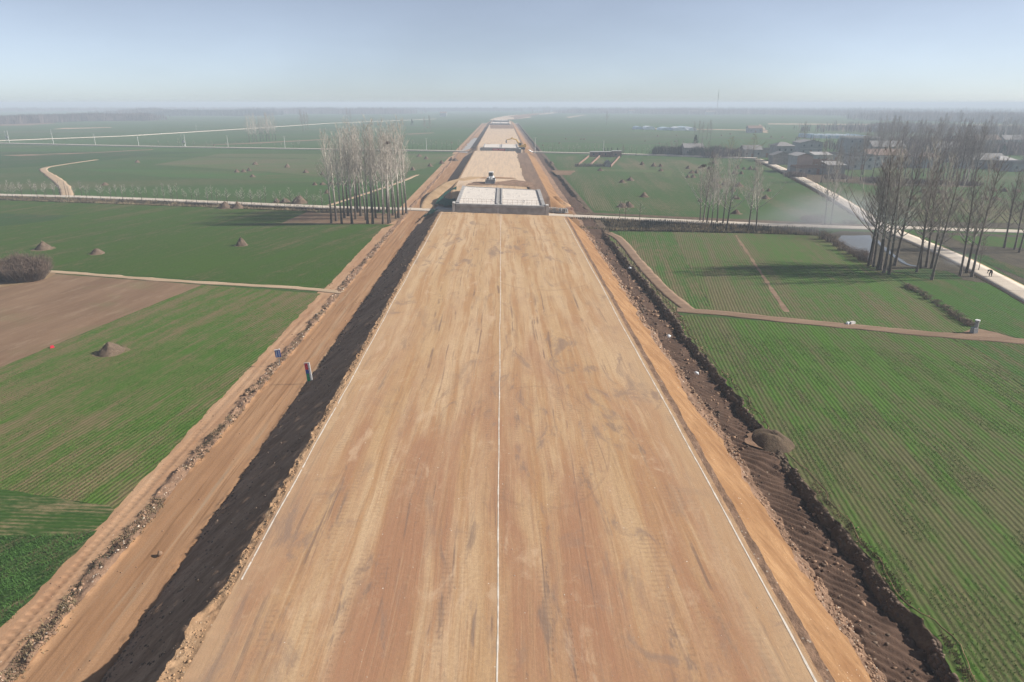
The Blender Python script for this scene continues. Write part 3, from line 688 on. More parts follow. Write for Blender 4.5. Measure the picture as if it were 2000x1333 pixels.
# the works road and the ramp beside the first bridge
def ramp(pts, w, mat, name='dirt_ramp'):
    Q = smooth_line([P(*p) for p in pts], 8); n = len(Q); X = np.zeros((n, 11)); Y = X.copy(); Z = X.copy()
    for i in range(n):
        a = Q[max(i - 1, 0)]; b = Q[min(i + 1, n - 1)]; L = math.hypot(b[0] - a[0], b[1] - a[1]); nx, ny = -(b[1] - a[1]) / L, (b[0] - a[0]) / L
        for k in range(11):
            c = (k - 5) / 5; ww = w[0] + (w[1] - w[0]) * i / (n - 1); drop = 0 if abs(c) < .75 else .2 if abs(c) < .9 else .9
            X[i, k] = Q[i][0] + nx * c * ww / 2; Y[i, k] = Q[i][1] + ny * c * ww / 2; Z[i, k] = Q[i][2] + .08 - drop
    return tag(link(name, grid_mesh(name, X, Y, Z + (fbm(X / 2, Y / 2, 71) - .5) * .3), None, M[mat]), kind='structure')
ramp(((834, 408, 0.1), (838, 396, .4), (850, 381, 1.3), (869, 366, 2.6), (893, 354, 3.4), (932, 346, 3.55)), (4.5, 8.0), 'ramp')
sheet('brown_soil', [P2(*q, 3.6) for q in ((1004, 351), (1040, 357), (1045, 366), (980, 362), (905, 362), (930, 355), (965, 356))], 3.57, M['rubble_soil'], 1.2, .7, 73)
sheet('brown_soil', [P2(*q, 3.6) for q in ((925, 346.5), (960, 345.5), (1000, 347.5), (1010, 349.5), (975, 348.5), (940, 348.5))], 3.575, M['track_road'], .9, .7, 74)
ramp(((905, 297, .1), (922, 292, 1.2), (936, 286.5, 2.6), (950, 281, 3.5)), (7, 9), 'pale_track')
sheet('stony_ground', PP((846, 412), (858, 402), (890, 398), (893, 414)), .12, M['concrete'], .4, 1, 72)
# the road beyond, curving away to the right
for i, (pts, m, z) in enumerate([(((958, 251.5), (1003, 251.5), (1000, 243.5), (957, 243.5)), 'rubble_soil', 3.6), (((955, 235), (1005, 233.5), (1040, 229.5), (1010, 224.5), (985, 227), (965, 231)), 'road', .6),
        (((1005, 233.5), (1020, 231), (1040, 227), (1012, 226), (1003, 229)), 'rubble_soil', .8),
        (((992, 228.5), (1010, 225), (1040, 222.3), (1066, 220.2), (1072, 220.8), (1045, 225), (1010, 229.5)), 'orange_slope', 1.0),
        (((1048, 223.2), (1085, 219.3), (1110, 218.4), (1112, 219.3), (1085, 221.5), (1055, 224.5)), 'road', 1.0),
        (((925, 268), (940, 250), (955, 238), (972, 230), (980, 230.5), (962, 240), (949, 252), (944, 262), (938, 270)), 'pale_track', .12),
        (((898, 298), (925, 270), (939, 270), (925, 287), (916, 299)), 'concrete', .13)]):
    sheet('works_road', [P2(*p, z) for p in pts], z, M[m], 1.0, 3, 80 + i)
# pond and stream in the burnt patch beside the crossroads
def water_mat():
    t = NT('pond_water', .12, .5); p = t.pos(); n = t.noise(p, 1.2, 4); t.color(t.mix(n, (.05, .055, .05), (.10, .10, .09))); t.bump(n, .08, .05); return t.m
M['water'] = water_mat()
sheet('pond_water', PP((1640, 461), (1700, 460), (1708, 470), (1702, 490), (1700, 512), (1682, 503), (1655, 482), (1636, 470)), .05, M['water'], .6, .8, 90)
ribbon('stream_water', smooth_line(PP((1712, 470), (1735, 492), (1752, 505), (1775, 518), (1800, 522))), 1.0, .055, M['water'], .35, .5, 91, .02)
# ------------------------------------------------------------------ bare trees
def tree_meshes(name, H, seed, r0=.2, first=.28, nb=26, spread=.16, twigs=6, fork=0, lean=.02, droop=0.0, tw=.016):
    """trunk mesh and crown mesh (limbs and twigs) of a bare tree"""
    g = random.Random(seed); n = 11; px = py = 0.0; path = []; rad = []
    dx, dy = g.uniform(-lean, lean), g.uniform(-lean, lean)
    for i in range(n):
        t = i / (n - 1); path.append((px, py, t * H * .93)); rad.append(r0 * (1 - t) ** .8 + .02)
        dx += g.uniform(-.02, .02); dy += g.uniform(-.02, .02); px += dx * H / n; py += dy * H / n
    rad[0] *= 1.35
    T = MB().tube([(path[0][0], path[0][1], -.15)] + path, [rad[0]] + rad, 7)
    def at(t):
        f = t * (n - 1); i = min(int(f), n - 2); u = f - i
        return [path[i][k] + (path[i + 1][k] - path[i][k]) * u for k in range(3)], rad[i] + (rad[i + 1] - rad[i]) * u
    C = MB(); ga = 2.4
    for k in range(nb):
        t = first + (1 - first) * ((k + g.random()) / nb) ** .9; t = min(t, .985)
        p, r = at(t); az = k * ga + g.uniform(-.5, .5)
        L = H * (.10 + .20 * (1 - t) / (1 - first)) * g.uniform(.7, 1.25); 
        if fork and k < fork: L = H * (.95 - t) * g.uniform(.85, 1.0)
        up = g.uniform(.75, 1.15) if not fork or k >= fork else 1.0
        side = (spread / .16) * g.uniform(.55, .95) * (.75 if t > .6 else 1)
        pts = [p]; q = list(p); d = [math.cos(az) * side, math.sin(az) * side, up * .62]
        m = 5
        for j in range(m):
            q = [q[i] + d[i] * L / m for i in range(3)]; pts.append(tuple(q))
            d[0] *= .84; d[1] *= .84; d[2] = d[2] * 1.07 - droop; d[0] += g.uniform(-.08, .08); d[1] += g.uniform(-.08, .08)
        br = min(r * .5, .009 * L + .008)
        C.tube(pts, [br * (1 - .8 * j / m) + .006 for j in range(m + 1)], 4, False)
        for w in range(twigs):
            u = g.uniform(.25, 1.0); f = u * m; i = min(int(f), m - 1); v = f - i
            s = [pts[i][c] + (pts[i + 1][c] - pts[i][c]) * v for c in range(3)]; a2 = g.uniform(0, 6.28); l = L * g.uniform(.2, .48)
            e = (s[0] + (math.cos(a2) * .42 + d[0] * .4) * l, s[1] + (math.sin(a2) * .42 + d[1] * .4) * l, s[2] + (.72 - droop * 4) * l)
            mid = tuple((s[c] + e[c]) / 2 + g.uniform(-.04, .04) * l for c in range(3))
            C.tube([s, mid, e], [tw, tw * .75, tw * .35], 3, False)
    return T.mesh(name + '_trunk'), C.mesh(name + '_crown')

def smooth_all(me): me.polygons.foreach_set('use_smooth', [True] * len(me.polygons))
class Kind:
    def __init__(s, name, variants, trunk_mat, crown_mat):
        s.name = name; s.v = []
        for a, b in variants:
            smooth_all(a); a.materials.append(trunk_mat); b.materials.append(crown_mat); s.v.append((a, b))
    def put(s, loc, k, scale=1.0, rz=0.0, label='', cat='tree', group=None, zs=1.0):
        o = empty(s.name, loc, rz); o.scale = (scale, scale, scale * zs); tag(o, label, cat, group)
        a, b = s.v[k % len(s.v)]
        t = link('trunk', a, o); c = link('crown', b, o); return o
poplar = Kind('poplar_tree', [tree_meshes('poplar', 20, 100 + i, .2 + .03 * (i % 3), .36, 36, .115, 12, 3 if i % 3 == 1 else 0, .03) for i in range(7)], M['bark'], M['twig'])
darktree = Kind('bare_tree', [tree_meshes('bare', 16, 200 + i, .15 + .03 * (i % 2), .28, 36, .15, 17, 2 if i % 2 else 0, .045) for i in range(6)], M['bark_dark'], M['twig_dark'])
palebirch = Kind('bare_tree', [tree_meshes('pale', 17, 300 + i, .155, .24, 34, .145, 12, 3 if i % 2 else 0, .045) for i in range(4)], M['bark'], M['twig'])
bushy = Kind('bare_tree', [tree_meshes('bushy', 9, 400 + i, .16, .18, 44, .30, 12, 4, .03) for i in range(4)], M['bark_dark'], M['twig_dark'])
willow = Kind('willow_tree', [tree_meshes('willow', 11, 500 + i, .2, .34, 46, .36, 14, 5, .03, .03) for i in range(2)], M['bark_dark'], M['twig_willow'])
sapling = Kind('sapling', [tree_meshes('sapling', 3.6, 600 + i, .035, .4, 10, .26, 4, 0, .02, 0, .014) for i in range(5)], M['bark'], M['twig'])

ORD = ['first', 'second', 'third', 'fourth', 'fifth', 'sixth', 'seventh', 'eighth', 'ninth', 'tenth', 'eleventh', 'twelfth', 'thirteenth', 'fourteenth',
       'fifteenth', 'sixteenth', 'seventeenth', 'eighteenth', 'nineteenth', 'twentieth']
TENS = ['', '', 'twenty', 'thirty', 'forty', 'fifty', 'sixty', 'seventy', 'eighty', 'ninety']
def nth(i):
    if i == 99: return 'hundredth'
    if i > 99: return 'hundred-and-' + nth(i - 100)
    if i < 20: return ORD[i]
    n = i + 1
    return TENS[n // 10] + ('-' + ORD[n % 10 - 1] if n % 10 else '') if n % 10 else TENS[n // 10][:-1] + 'ieth'

def tz(c, ox, oy, k): return [(ox + a * k, oy + b * k) for a, b in c]
# grove on the left
front = sorted(tz([(830, 985), (910, 990), (990, 990), (1112, 990), (1152, 992), (1232, 992), (1275, 990), (1287, 984)], 440, 190, .25))
back = sorted(tz([(868, 970), (932, 945), (960, 930), (1018, 955), (1100, 962), (1175, 945), (1060, 930), (1240, 915), (1335, 950), (1355, 945), (1388, 920),
                  (1415, 912), (1310, 925), (985, 905), (1205, 900), (1145, 893), (1035, 900), (1265, 900)], 440, 190, .25))
gsz = {0: .86, 1: .95}
for row, pts, txt in ((0, front, 'front row'), (1, back, 'rear rows')):
    for i, (x, y) in enumerate(pts):
        s = rng.uniform(1.0, 1.22); k = rng.randrange(7)
        o = poplar.put(P(x, y), k, s, rng.uniform(0, 6.28), f'bare poplar, {nth(i)} from left in the {txt} of the grove by the works road', 'poplar tree', 'bare poplars in the grove beside the works road')
        o.rotation_euler[0] = rng.uniform(-.015, .015); o.rotation_euler[1] = rng.uniform(-.03, .03) - (.05 if row == 0 and i == 0 else 0)
# line of trees on the ditch by the right road
pts = tz([(1268, 970), (1292, 977), (1320, 982), (1357, 1000), (1402, 982), (1447, 988), (1472, 1040), (1645, 1036), (1705, 1040)], 1050, 190, .25)
sc = [.82, 1.0, .95, .78, 1.0, 1.0, 1.06, 1.0, .98]
for i, ((x, y), s) in enumerate(zip(pts, sc)):
    kind = darktree if i == 1 else palebirch
    kind.put(P(x, y), i * 3 + 1, s * (1.06 if kind is darktree else 1.0) * .98, i * 1.7, f'{"dark" if i == 1 else "pale"} bare tree, {nth(i)} from left on the ditch below the right road', 'bare tree', 'bare trees along the ditch by the right road', .97)
for i, (x, y) in enumerate(tz([(440, 155), (490, 155)], 1500, 400, .25)):
    palebirch.put(P(x, y), i + 1, .95, i * 2.1, f'{"left" if i == 0 else "right"} tree of the bare pair behind the road near the drifting smoke', 'bare tree', 'pair of bare trees by the smoke')
cl = sorted(tz([(785, 478), (820, 490), (855, 510), (878, 515), (905, 535), (945, 542), (988, 480), (800, 470)], 1500, 400, .25))
for i, (x, y) in enumerate(cl):
    (darktree if i % 3 else palebirch).put(P(x, y), i, rng.uniform(1.1, 1.34), rng.uniform(0, 6), f'tall dark bare tree, {nth(i)} from the left in the clump at the pond edge', 'bare tree', 'bare trees clumped at the pond edge')
cl = sorted(tz([(1160, 530), (1185, 497), (1235, 490), (1275, 500), (1278, 590)], 1500, 400, .25))
for i, (x, y) in enumerate(cl):
    (palebirch if i % 2 else darktree).put(P(x, y), i + 2, rng.uniform(1.05, 1.28), rng.uniform(0, 6), f'bare forked tree, {nth(i)} from the left in the clump between the stream and diagonal road', 'bare tree', 'bare trees between the stream and the diagonal road')
cl = sorted(tz([(1500, 555), (1550, 535), (1590, 565)], 1500, 400, .25))
for i, (x, y) in enumerate(cl):
    (palebirch if i % 2 else darktree).put(P(x, y), i + 4, rng.uniform(1.05, 1.2), rng.uniform(0, 6), f'leaning bare tree, {nth(i)} from left of three by the stooping person', 'bare tree', 'three bare trees by the stooping person')
darktree.put(P(1911, 529), 2, .38, 1, 'small bare sapling tree at the kerb just left of the stooping person', 'bare tree')
for i, (x, y, s) in enumerate([(1961, 485, .98), (1981, 488, 1.02), (1990, 494, .9), (2012, 490, 1.0)]):
    darktree.put(P(x, y), i + 1, s, i * 1.3, f'dark bare tree on burnt ground beyond the diagonal road, {nth(i)} from the left of four', 'bare tree', 'dark bare trees on burnt ground beyond the road')
# grove in front of the village
cl = sorted(tz([(440, 800), (630, 790), (606, 800), (700, 740), (770, 720), (820, 740), (890, 712), (960, 770), (980, 752), (1010, 760), (1040, 808), (1110, 800), (1160, 800), (1195, 822), (1210, 762),
      (1275, 830), (1300, 822), (1340, 830), (1370, 836), (1265, 765), (30, 700), (150, 720), (2, 770), (1085, 770), (1135, 745), (930, 800), (540, 740), (1240, 800)], 1680, 230, .16))
for i, (x, y) in enumerate(cl):
    o = darktree.put(P(x, y), i * 5 + 2, rng.uniform(1.0, 1.25), rng.uniform(0, 6), f'hazy bare tree, {nth(i)} from the left in the grove before the village houses', 'bare tree', 'bare trees in the grove before the village')
    o.rotation_euler[1] = rng.uniform(0, .09)
cl = sorted([(1604, 357), (1628, 356), (1634, 357), (1654, 356), (1662, 350)])
for i, (x, y) in enumerate(cl):
    darktree.put(P(x, y), i, rng.uniform(.75, .95), i * 2.2, f'bare tree by the brick yard wall beside the diagonal road, {nth(i)} from the left', 'bare tree', 'bare trees by the brick yard wall')
# trees among and behind the houses
vt = []
for i in range(105):
    x = rng.uniform(1700, 2040); y = rng.uniform(262, 322)
    vt.append((x, y))
for i in range(14): vt.append((rng.uniform(1850, 2060), rng.uniform(242, 262)))
for i, (x, y) in enumerate(sorted(vt)):
    (darktree if i % 4 else bushy).put(P(x, y), i, rng.uniform(.85, 1.3), rng.uniform(0, 6), f'hazy bare tree among the village houses, {nth(i)} counting from the left', 'bare tree', 'hazy bare trees among the village houses')
for i, (x, y, s) in enumerate([(1320, 303, .9), (1332, 304, .85), (1301, 304, .75), (1311, 302, .8), (1346, 304, .75), (1356, 305, .9), (1368, 306, 1.0), (1382, 307, .9), (1396, 308, .7), (1406, 308, .75), (1418, 309, .7), (1446, 309, .7), (1458, 310, .75), (1486, 308, .7), (1498, 306, .75), (1510, 300, .6)]):
    bushy.put(P(x, y), i, s, i * .9, f'dark bushy bare tree behind the canal road, {nth(i)} from the left', 'bare tree', 'bushy bare trees behind the canal road', 1.05)
for i, (x, y) in enumerate([(1356, 272), (1364, 274), (1372, 273), (1380, 275), (1388, 274)]):
    darktree.put(P(x, y), i, rng.uniform(.7, .95), i, f'tall hazy bare tree in the small clump beyond the canal trees, {nth(i)} from left', 'bare tree', 'clump of hazy bare trees beyond the canal')
willow.put(P(1425, 309), 0, 1.0, 0, 'yellow-green willow with trailing twigs, the left one of two', 'willow tree', 'two willows by the canal road')
willow.put(P(1470, 309), 1, 1.12, 2, 'yellow-green willow with trailing twigs, the larger one on the right', 'willow tree', 'two willows by the canal road')
bushy.put(P(1217, 303), 1, .62, 2, 'small bare tree standing beside the brick hut by the canal road', 'bare tree')
# scattered far trees on the left
cl = sorted(tz([(190, 355), (220, 352), (250, 350), (275, 345), (300, 345), (325, 345), (350, 345), (375, 342), (395, 335), (235, 330), (340, 325), (285, 325)], 440, 190, .25))
for i, (x, y) in enumerate(cl):
    palebirch.put(P(x, y), i, rng.uniform(1.0, 1.2), i * 2.3, f'faint hazy bare tree, {nth(i)} from the left in the far clump beyond the canal road', 'bare tree', 'faint bare trees beyond the canal road')
for i, (x, y, s) in enumerate([(592, 257, 1.3), (597, 255, 1.2), (602, 254, 1.1), (679, 243, 1.3), (686, 242, 1.2), (829, 259, .9), (841, 258, 1.0), (1185, 244, 1.1), (1568, 295, 1.05), (1587, 297, .55)]):
    darktree.put(P(x, y), i, s, i, ['dark hazy tree, left one of the lone trio left of the poplar grove', 'dark hazy tree, middle one of the lone trio', 'dark hazy tree, right one of the lone trio', 'very faint tree behind the poplar grove crowns, left one',
        'very faint tree behind the poplar grove crowns, right one', 'thin hazy tree, left of the pair left of the far road', 'thin hazy tree, right of the pair left of the far road', 'faint lone tree right of the far road',
        'lone thin tree in the field behind the village roofs', 'small bare tree near the white plastic tunnels'][i], 'bare tree', 'lone hazy trees in the far fields')
# evergreens
def evergreen(loc, h, seed, label):
    g = random.Random(seed); o = tag(empty('evergreen_tree', loc), label, 'evergreen tree')
    MB().tube([(0, 0, -.1), (0, 0, h * .3)], [.12, .1], 6).build('trunk', M['bark_dark'], o)
    b = MB()
    for i in range(420):
        t = g.random() ** .8; r = h * .30 * (1 - t) * g.uniform(.4, 1.1) + .1; a = g.uniform(0, 6.28); z = h * (.15 + .85 * t)
        n = len(b.v); s = h * .05
        for q in range(3): b.v.append((math.cos(a) * r + g.uniform(-s, s), math.sin(a) * r + g.uniform(-s, s), z + g.uniform(-s, s) * 1.5))
        b.f.append((n, n + 1, n + 2))
    b.build('crown', M['evergreen'], o)
evergreen(P(805, 247), 8, 1, 'dark evergreen alone in the far left field')
evergreen(P(1357, 296), 9, 2, 'dark evergreen rising above the bushy trees by the canal')
evergreen(P(1347, 305), 6, 3, 'smaller dark evergreen before the bushy trees by the canal')
evergreen(P(1958, 306), 6, 4, 'dark evergreen mass behind the pale pavilion roof')
evergreen(P(1957, 275), 6, 5, 'bluish hazy evergreen far behind the village')
for i, (x, y) in enumerate([(1180, 299), (1187, 299), (1206, 299), (1194, 298)]): evergreen(P(x, y), 2.6, 20 + i, f'small dark evergreen bush behind the brick huts, {nth(i)} planted')
# saplings
def sap_row(pts, n, label, group, s=1.0, seed=0):
    g = random.Random(seed); Q = densify([P2(*p) for p in pts], .25, 0, 0, False); m = len(Q)
    for i in range(n):
        q = Q[min(m - 1, int((i + g.uniform(.2, .8)) / n * m))]
        sapling.put((q[0], q[1], 0), g.randrange(5), 1.15 * s * g.uniform(.75, 1.2), g.uniform(0, 6), label.format(nth(i)), 'sapling', group)
sap_row([(0, 379.5), (300, 388), (640, 403)], 44, 'thin bare sapling on the field side of the left road, {} from left', 'saplings on the field side of the left road', 1.0, 1)
sap_row([(0, 384.5), (300, 393.5), (640, 408.5)], 30, 'thin bare sapling on the ditch side of the left road, {} from left', 'saplings on the ditch side of the left road', .95, 2)
sap_row([(1050, 297), (1150, 299), (1300, 302)], 30, 'tiny hazy sapling on the canal road right of the works, {} from left', 'saplings along the canal road', 1.15, 3)
sap_row([(760, 290.5), (900, 294)], 14, 'tiny hazy sapling on the canal road left of the works, {} from left', 'saplings along the left canal road', 1.3, 4)
sap_row([(300, 286), (600, 290)], 16, 'tiny hazy sapling on the canal road by the transformer, {} from left', 'saplings along the far left canal road', 1.1, 5)
for i, (x, y) in enumerate([(1221, 428), (1249, 430), (1210, 427)]):
    sapling.put(P(x, y), i, 1.25, i, f'thin bare stick of a sapling beside the right dirt road, {nth(i)} of three', 'sapling', 'stick saplings by the right road')
# nests
nb = MB(); g = random.Random(5)
for i in range(120):
    a = Vector((g.gauss(0, 1), g.gauss(0, 1), g.gauss(0, .7))).normalized() * .42; d = Vector((g.gauss(0, 1), g.gauss(0, 1), g.gauss(0, .5))).normalized() * .3
    nb.tube([a - d, a + d], .03, 3, False)
nest_me = nb.mesh('nest'); nest_me.materials.append(M['bark_dark'])
for i, (px, py, base, lab) in enumerate([(757, 279, (757, 437), 'dark twig nest high in the poplar grove, right of centre'), (678, 321, (678, 426), 'dark twig nest halfway up the poplar grove'), (1375, 324, (1373, 434), 'pale twig nest in the dark trunk of the right ditch trees')]):
    b = P(*base); d = Vector(P(px, py, 0)) - Vector((0, 0, CAMZ)); t = b[1] / d.y; q = Vector((0, 0, CAMZ)) + d * t
    o = link('bird_nest', nest_me); o.location = q; o.scale = (1, 1, .7); tag(o, lab, 'bird nest', 'twig nests in the bare trees')

# ------------------------------------------------------------------ shrubs and verge growth
def shrub(loc, w, d, h, n, seed, label, mat='bush_twig', cat='shrub', name='shrub', group=None):
    """dense thicket of bare stems fanning up and out from many roots"""
    g = random.Random(seed); b = MB(); t = MB()
    o = tag(empty(name, loc), label, cat, group)
    for i in range(n):
        a = g.uniform(0, 6.28); r = math.sqrt(g.random()) * .8
        x, y = math.cos(a) * r * w / 2, math.sin(a) * r * d / 2
        top = h * math.sqrt(max(.05, 1 - r * r * .85)) * g.uniform(.55, 1.0) * (1 + .5 * (float(fbm(x / 1.3 + seed, y / 1.3, seed, 3)) - .5) + (.18 if g.random() < .06 else 0))
        ox, oy = math.cos(a) * r * w * .16 + g.uniform(-.35, .35), math.sin(a) * r * d * .16 + g.uniform(-.35, .35)
        p = [(x * .8, y * .8, -.05), (x * .95 + ox * .4, y * .95 + oy * .4, top * .5), (x + ox, y + oy, top)]
        (b if i % 3 else t).tube(p, [.022, .018, .008], 3, False)
        for k in range(3):
            u = g.uniform(.35, 1); q = [p[1][c] + (p[2][c] - p[1][c]) * u for c in range(3)]
            e = (q[0] + g.uniform(-.5, .5), q[1] + g.uniform(-.5, .5), q[2] + g.uniform(.05, .5) * h / 3.5)
            t.tube([q, e], [.012, .006], 3, False)
    b.build('stems', M['bark_dark'], o); t.build('twigs', M[mat], o); return o
x0, y0, _ = P(50, 552)
shrub((x0 - 1.2, y0 + 1.6, 0), 8.8, 6.4, 4.3, 2300, 1, 'large rounded brown thicket by the harrowed field at the left')
shrub((x0 - 6.8, y0 + .6, 0), 7, 6, 3.9, 1200, 2, 'brown thicket left behind the large rounded one, cut by the frame')
for i, (x, y, w, d, h, n) in enumerate([(1590, 435, 7, 3, 2.2, 200), (1577, 432, 4, 2, 1.4, 90), (1658, 438, 4, 2, 1.2, 90)]):
    shrub(P(x, y), w, d, h, n, 10 + i, ['brown thorny bush in the smoke beyond the right road', 'low bush at the left of the brown smoky bush', 'low bush near the crossroads beyond the right road'][i], group='bushes beyond the right road')
hp = smooth_line(PP((1608, 468), (1660, 497), (1692, 512)), 4)
for i, q in enumerate(hp): shrub((q[0] + rng.uniform(-.4, .4), q[1], 0), 2.4, 2.2, rng.uniform(1.5, 2.3), 70, 30 + i, f'bare thorny bush on the pond edge, {nth(i)} from the road', group='thorny bushes along the pond edge')
hp = smooth_line(PP((1775, 562), (1790, 571), (1840, 600), (1872, 623), (1895, 637)), 4)
for i, q in enumerate(hp): shrub((q[0] + rng.uniform(-.2, .2), q[1], 0), 1.4, 1.2, rng.uniform(.4, .9), 40, 50 + i, f'low dry shrub on the boundary between two right fields, {nth(i)} from the trees', group='dry shrubs on the right field boundary')
for i in range(26):
    x = 1125 + (1190 - 1125) * i / 25 + rng.uniform(-1, 1); y = 326 - (i / 25) * .5
    shrub(P(x, y), 1.4, 1.2, rng.uniform(1.2, 2.2), 26, 80 + i, f'hedge bush in the dark row before the brick hut yard, {nth(i)} from the left', 'twig_dark', group='hedge bushes before the hut yard')

def tufts(name, pts, h, mat, seed, blades=5, w=.05, kind='stuff', lean=.5):
    g = np.random.default_rng(seed); pts = np.asarray(pts, float); n = len(pts) * blades
    base = np.repeat(pts, blades, 0) + np.c_[g.normal(0, .08, (n, 2)), np.zeros(n)]
    a = g.uniform(0, 6.28, n); hh = h * g.uniform(.4, 1.2, n); l = g.uniform(0, lean, n) * hh
    side = np.c_[np.cos(a + 1.57), np.sin(a + 1.57), np.zeros(n)] * w * g.uniform(.5, 1.2, n)[:, None]
    tip = base + np.c_[np.cos(a) * l, np.sin(a) * l, hh]
    v = np.stack([base - side, base + side, tip], 1).reshape(-1, 3)
    return tag(link(name, tri_mesh(name, v, np.arange(3 * n).reshape(-1, 3)), None, mat), kind=kind)
def scatter_quad(n, a, b, seed):
    """n points between two polylines"""
    g = np.random.default_rng(seed); A = np.array(densify(a, .5, 0, 0, False)); B = np.array(densify(b, .5, 0, 0, False))
    t = g.random(n); s = g.random(n); ia = (t * (len(A) - 1)).astype(int); ib = (t * (len(B) - 1)).astype(int)
    q = A[ia] * (1 - s)[:, None] + B[ib] * s[:, None]; return np.c_[q, np.zeros(n)], s
M['dead_grass'] = plain('dead_grass', (.21, .165, .10), .9, .4, .6, obj=False)
M['dark_weed'] = plain('dark_weed', (.075, .07, .045), .9, .4, .8, obj=False)
M['green_weed'] = plain('green_weed', (.055, .10, .03), .9, .4, .8, obj=False)
for pair, n, h, dp, sd, nm in ((d_right, 9000, .75, 1.2, 1, 'dead_grass'), (d_left, 9000, .7, .9, 2, 'dead_grass'), (d_diag, 4000, .6, .8, 3, 'dead_grass')):
    q, s = scatter_quad(n, pair[0], pair[1], sd); q[:, 2] = -dp * np.sin(s * np.pi) * .95
    c = fbm(q[:, 0] / 3, q[:, 1] / 3, sd, 3) > .40
    tufts('dead_grass', q[c], h, M['dead_grass'], sd, 3, .07); tufts('dead_weeds', q[~c], h * .8, M['dark_weed'], sd + 9, 4, .08)
# weeds and clods on the rubble line by the works road
g = np.random.default_rng(8); yy = 22 * np.exp(g.random(5200) * np.log(150 / 22)); lx = line_x('rub0', yy); rx = line_x('rub1', yy)
xx = lx + (rx - lx) * g.random(len(yy)) + g.normal(0, .12, len(yy)); keep = fbm(yy / 2.2, xx / 1.5, 21, 3) > .47; xx, yy = xx[keep], yy[keep]
zz = height(xx, yy, np.full(len(xx), .1)); q = np.c_[xx, yy, zz]; cc = fbm(yy / 5, xx * 0, 31, 2)
tufts('weeds', q[cc < .42][::2], .15, M['dark_weed'], 4, 4, .04); tufts('weeds', q[cc >= .42][::2], .15, M['dead_grass'], 5, 4, .035)
g = np.random.default_rng(18); yy = 22 * np.exp(g.random(3600) * np.log(150 / 22)); xx = line_x('bk1', yy) + .35 + np.abs(g.normal(0, .25, len(yy)))
keep = fbm(yy / 2.5, xx, 22, 3) > .42; q = np.c_[xx, yy, 0 * xx][keep]
tufts('bank_grass', q[::2], .16, M['dead_grass'], 7, 4, .035); tufts('bank_weeds', q[::14], .14, M['green_weed'], 9, 4, .04)

# young wheat standing in its rows on the nearer ground
def wheat_rows(name, poly, ang, row, gap, h, dmax, seed, mat, bare=.42, blades=4):
    g = np.random.default_rng(seed); A = np.array(poly); A = A[A[:, 1] < 400]; ca, sa = math.cos(ang), math.sin(ang)
    U = A[:, 0] * ca - A[:, 1] * sa; V = A[:, 0] * sa + A[:, 1] * ca
    k0, k1 = int(U.min() / row), int(U.max() / row); us = row * (np.arange(k0, k1) + .25); vs = np.arange(max(V.min(), -20), V.max(), gap)
    Ug, Vg = np.meshgrid(us, vs); Ug = Ug + g.normal(0, .035, Ug.shape); Vg = Vg + g.uniform(-gap / 2, gap / 2, Vg.shape)
    X = (Ug * ca + Vg * sa).ravel(); Y = (-Ug * sa + Vg * ca).ravel()
    k = inpoly(X, Y, poly) & (Y > 17) & (np.hypot(X, Y) < dmax) & (np.abs(X) < Y * .85 + 12); X, Y = X[k], Y[k]
    c = fbm(X / 1.6, Y / 5.0, seed, 4) + .35 * (fbm(X / 9, Y / 14, seed + 4, 2) - .5); k = (c > bare) & (g.random(len(X)) < np.clip(1.6 - np.hypot(X, Y) / dmax, .3, 1)); X, Y = X[k], Y[k]
    return tufts(name, np.c_[X, Y, 0 * X + .03], h, mat, seed, blades, .022, 'stuff', 1.8)
M['wheat_blade'] = plain('wheat_blade', (.075, .145, .025), .7, .35, .5, obj=False); M['wheat_blade_dark'] = plain('wheat_blade_dark', (.05, .115, .024), .7, .35, .5, obj=False)
wheat_rows('wheat', [P2(395, 557), el(573), el(992), P2(215, 988), P2(0, 958), P2(-500, 925), P2(-500, 921), P2(0, 718)], R(10.7), .40, .16, .10, 85, 1, M['wheat_blade'], .44)
wheat_rows('wheat', [P2(-500, 925), P2(0, 958), P2(215, 988), el(992), el(1030), P2(140, 1045), P2(0, 1050), P2(-500, 1080)], R(94), .40, .10, .20, 80, 2, M['wheat_blade_dark'], .36)
wheat_rows('wheat', [P2(-500, 1080), P2(0, 1050), P2(140, 1045), el(1030), (EL, 10), (-110, 10)], R(30), .25, .12, .20, 80, 3, M['wheat_blade_dark'], .30)
wheat_rows('wheat', [(ER, 10), er(622), P2(1345, 616), P2(1560, 634), P2(1800, 656), P2(2000, 673), P2(2500, 716), (130, 50), (130, 10)], R(7.5), .42, .14, .09, 85, 4, M['wheat_blade'], .50)

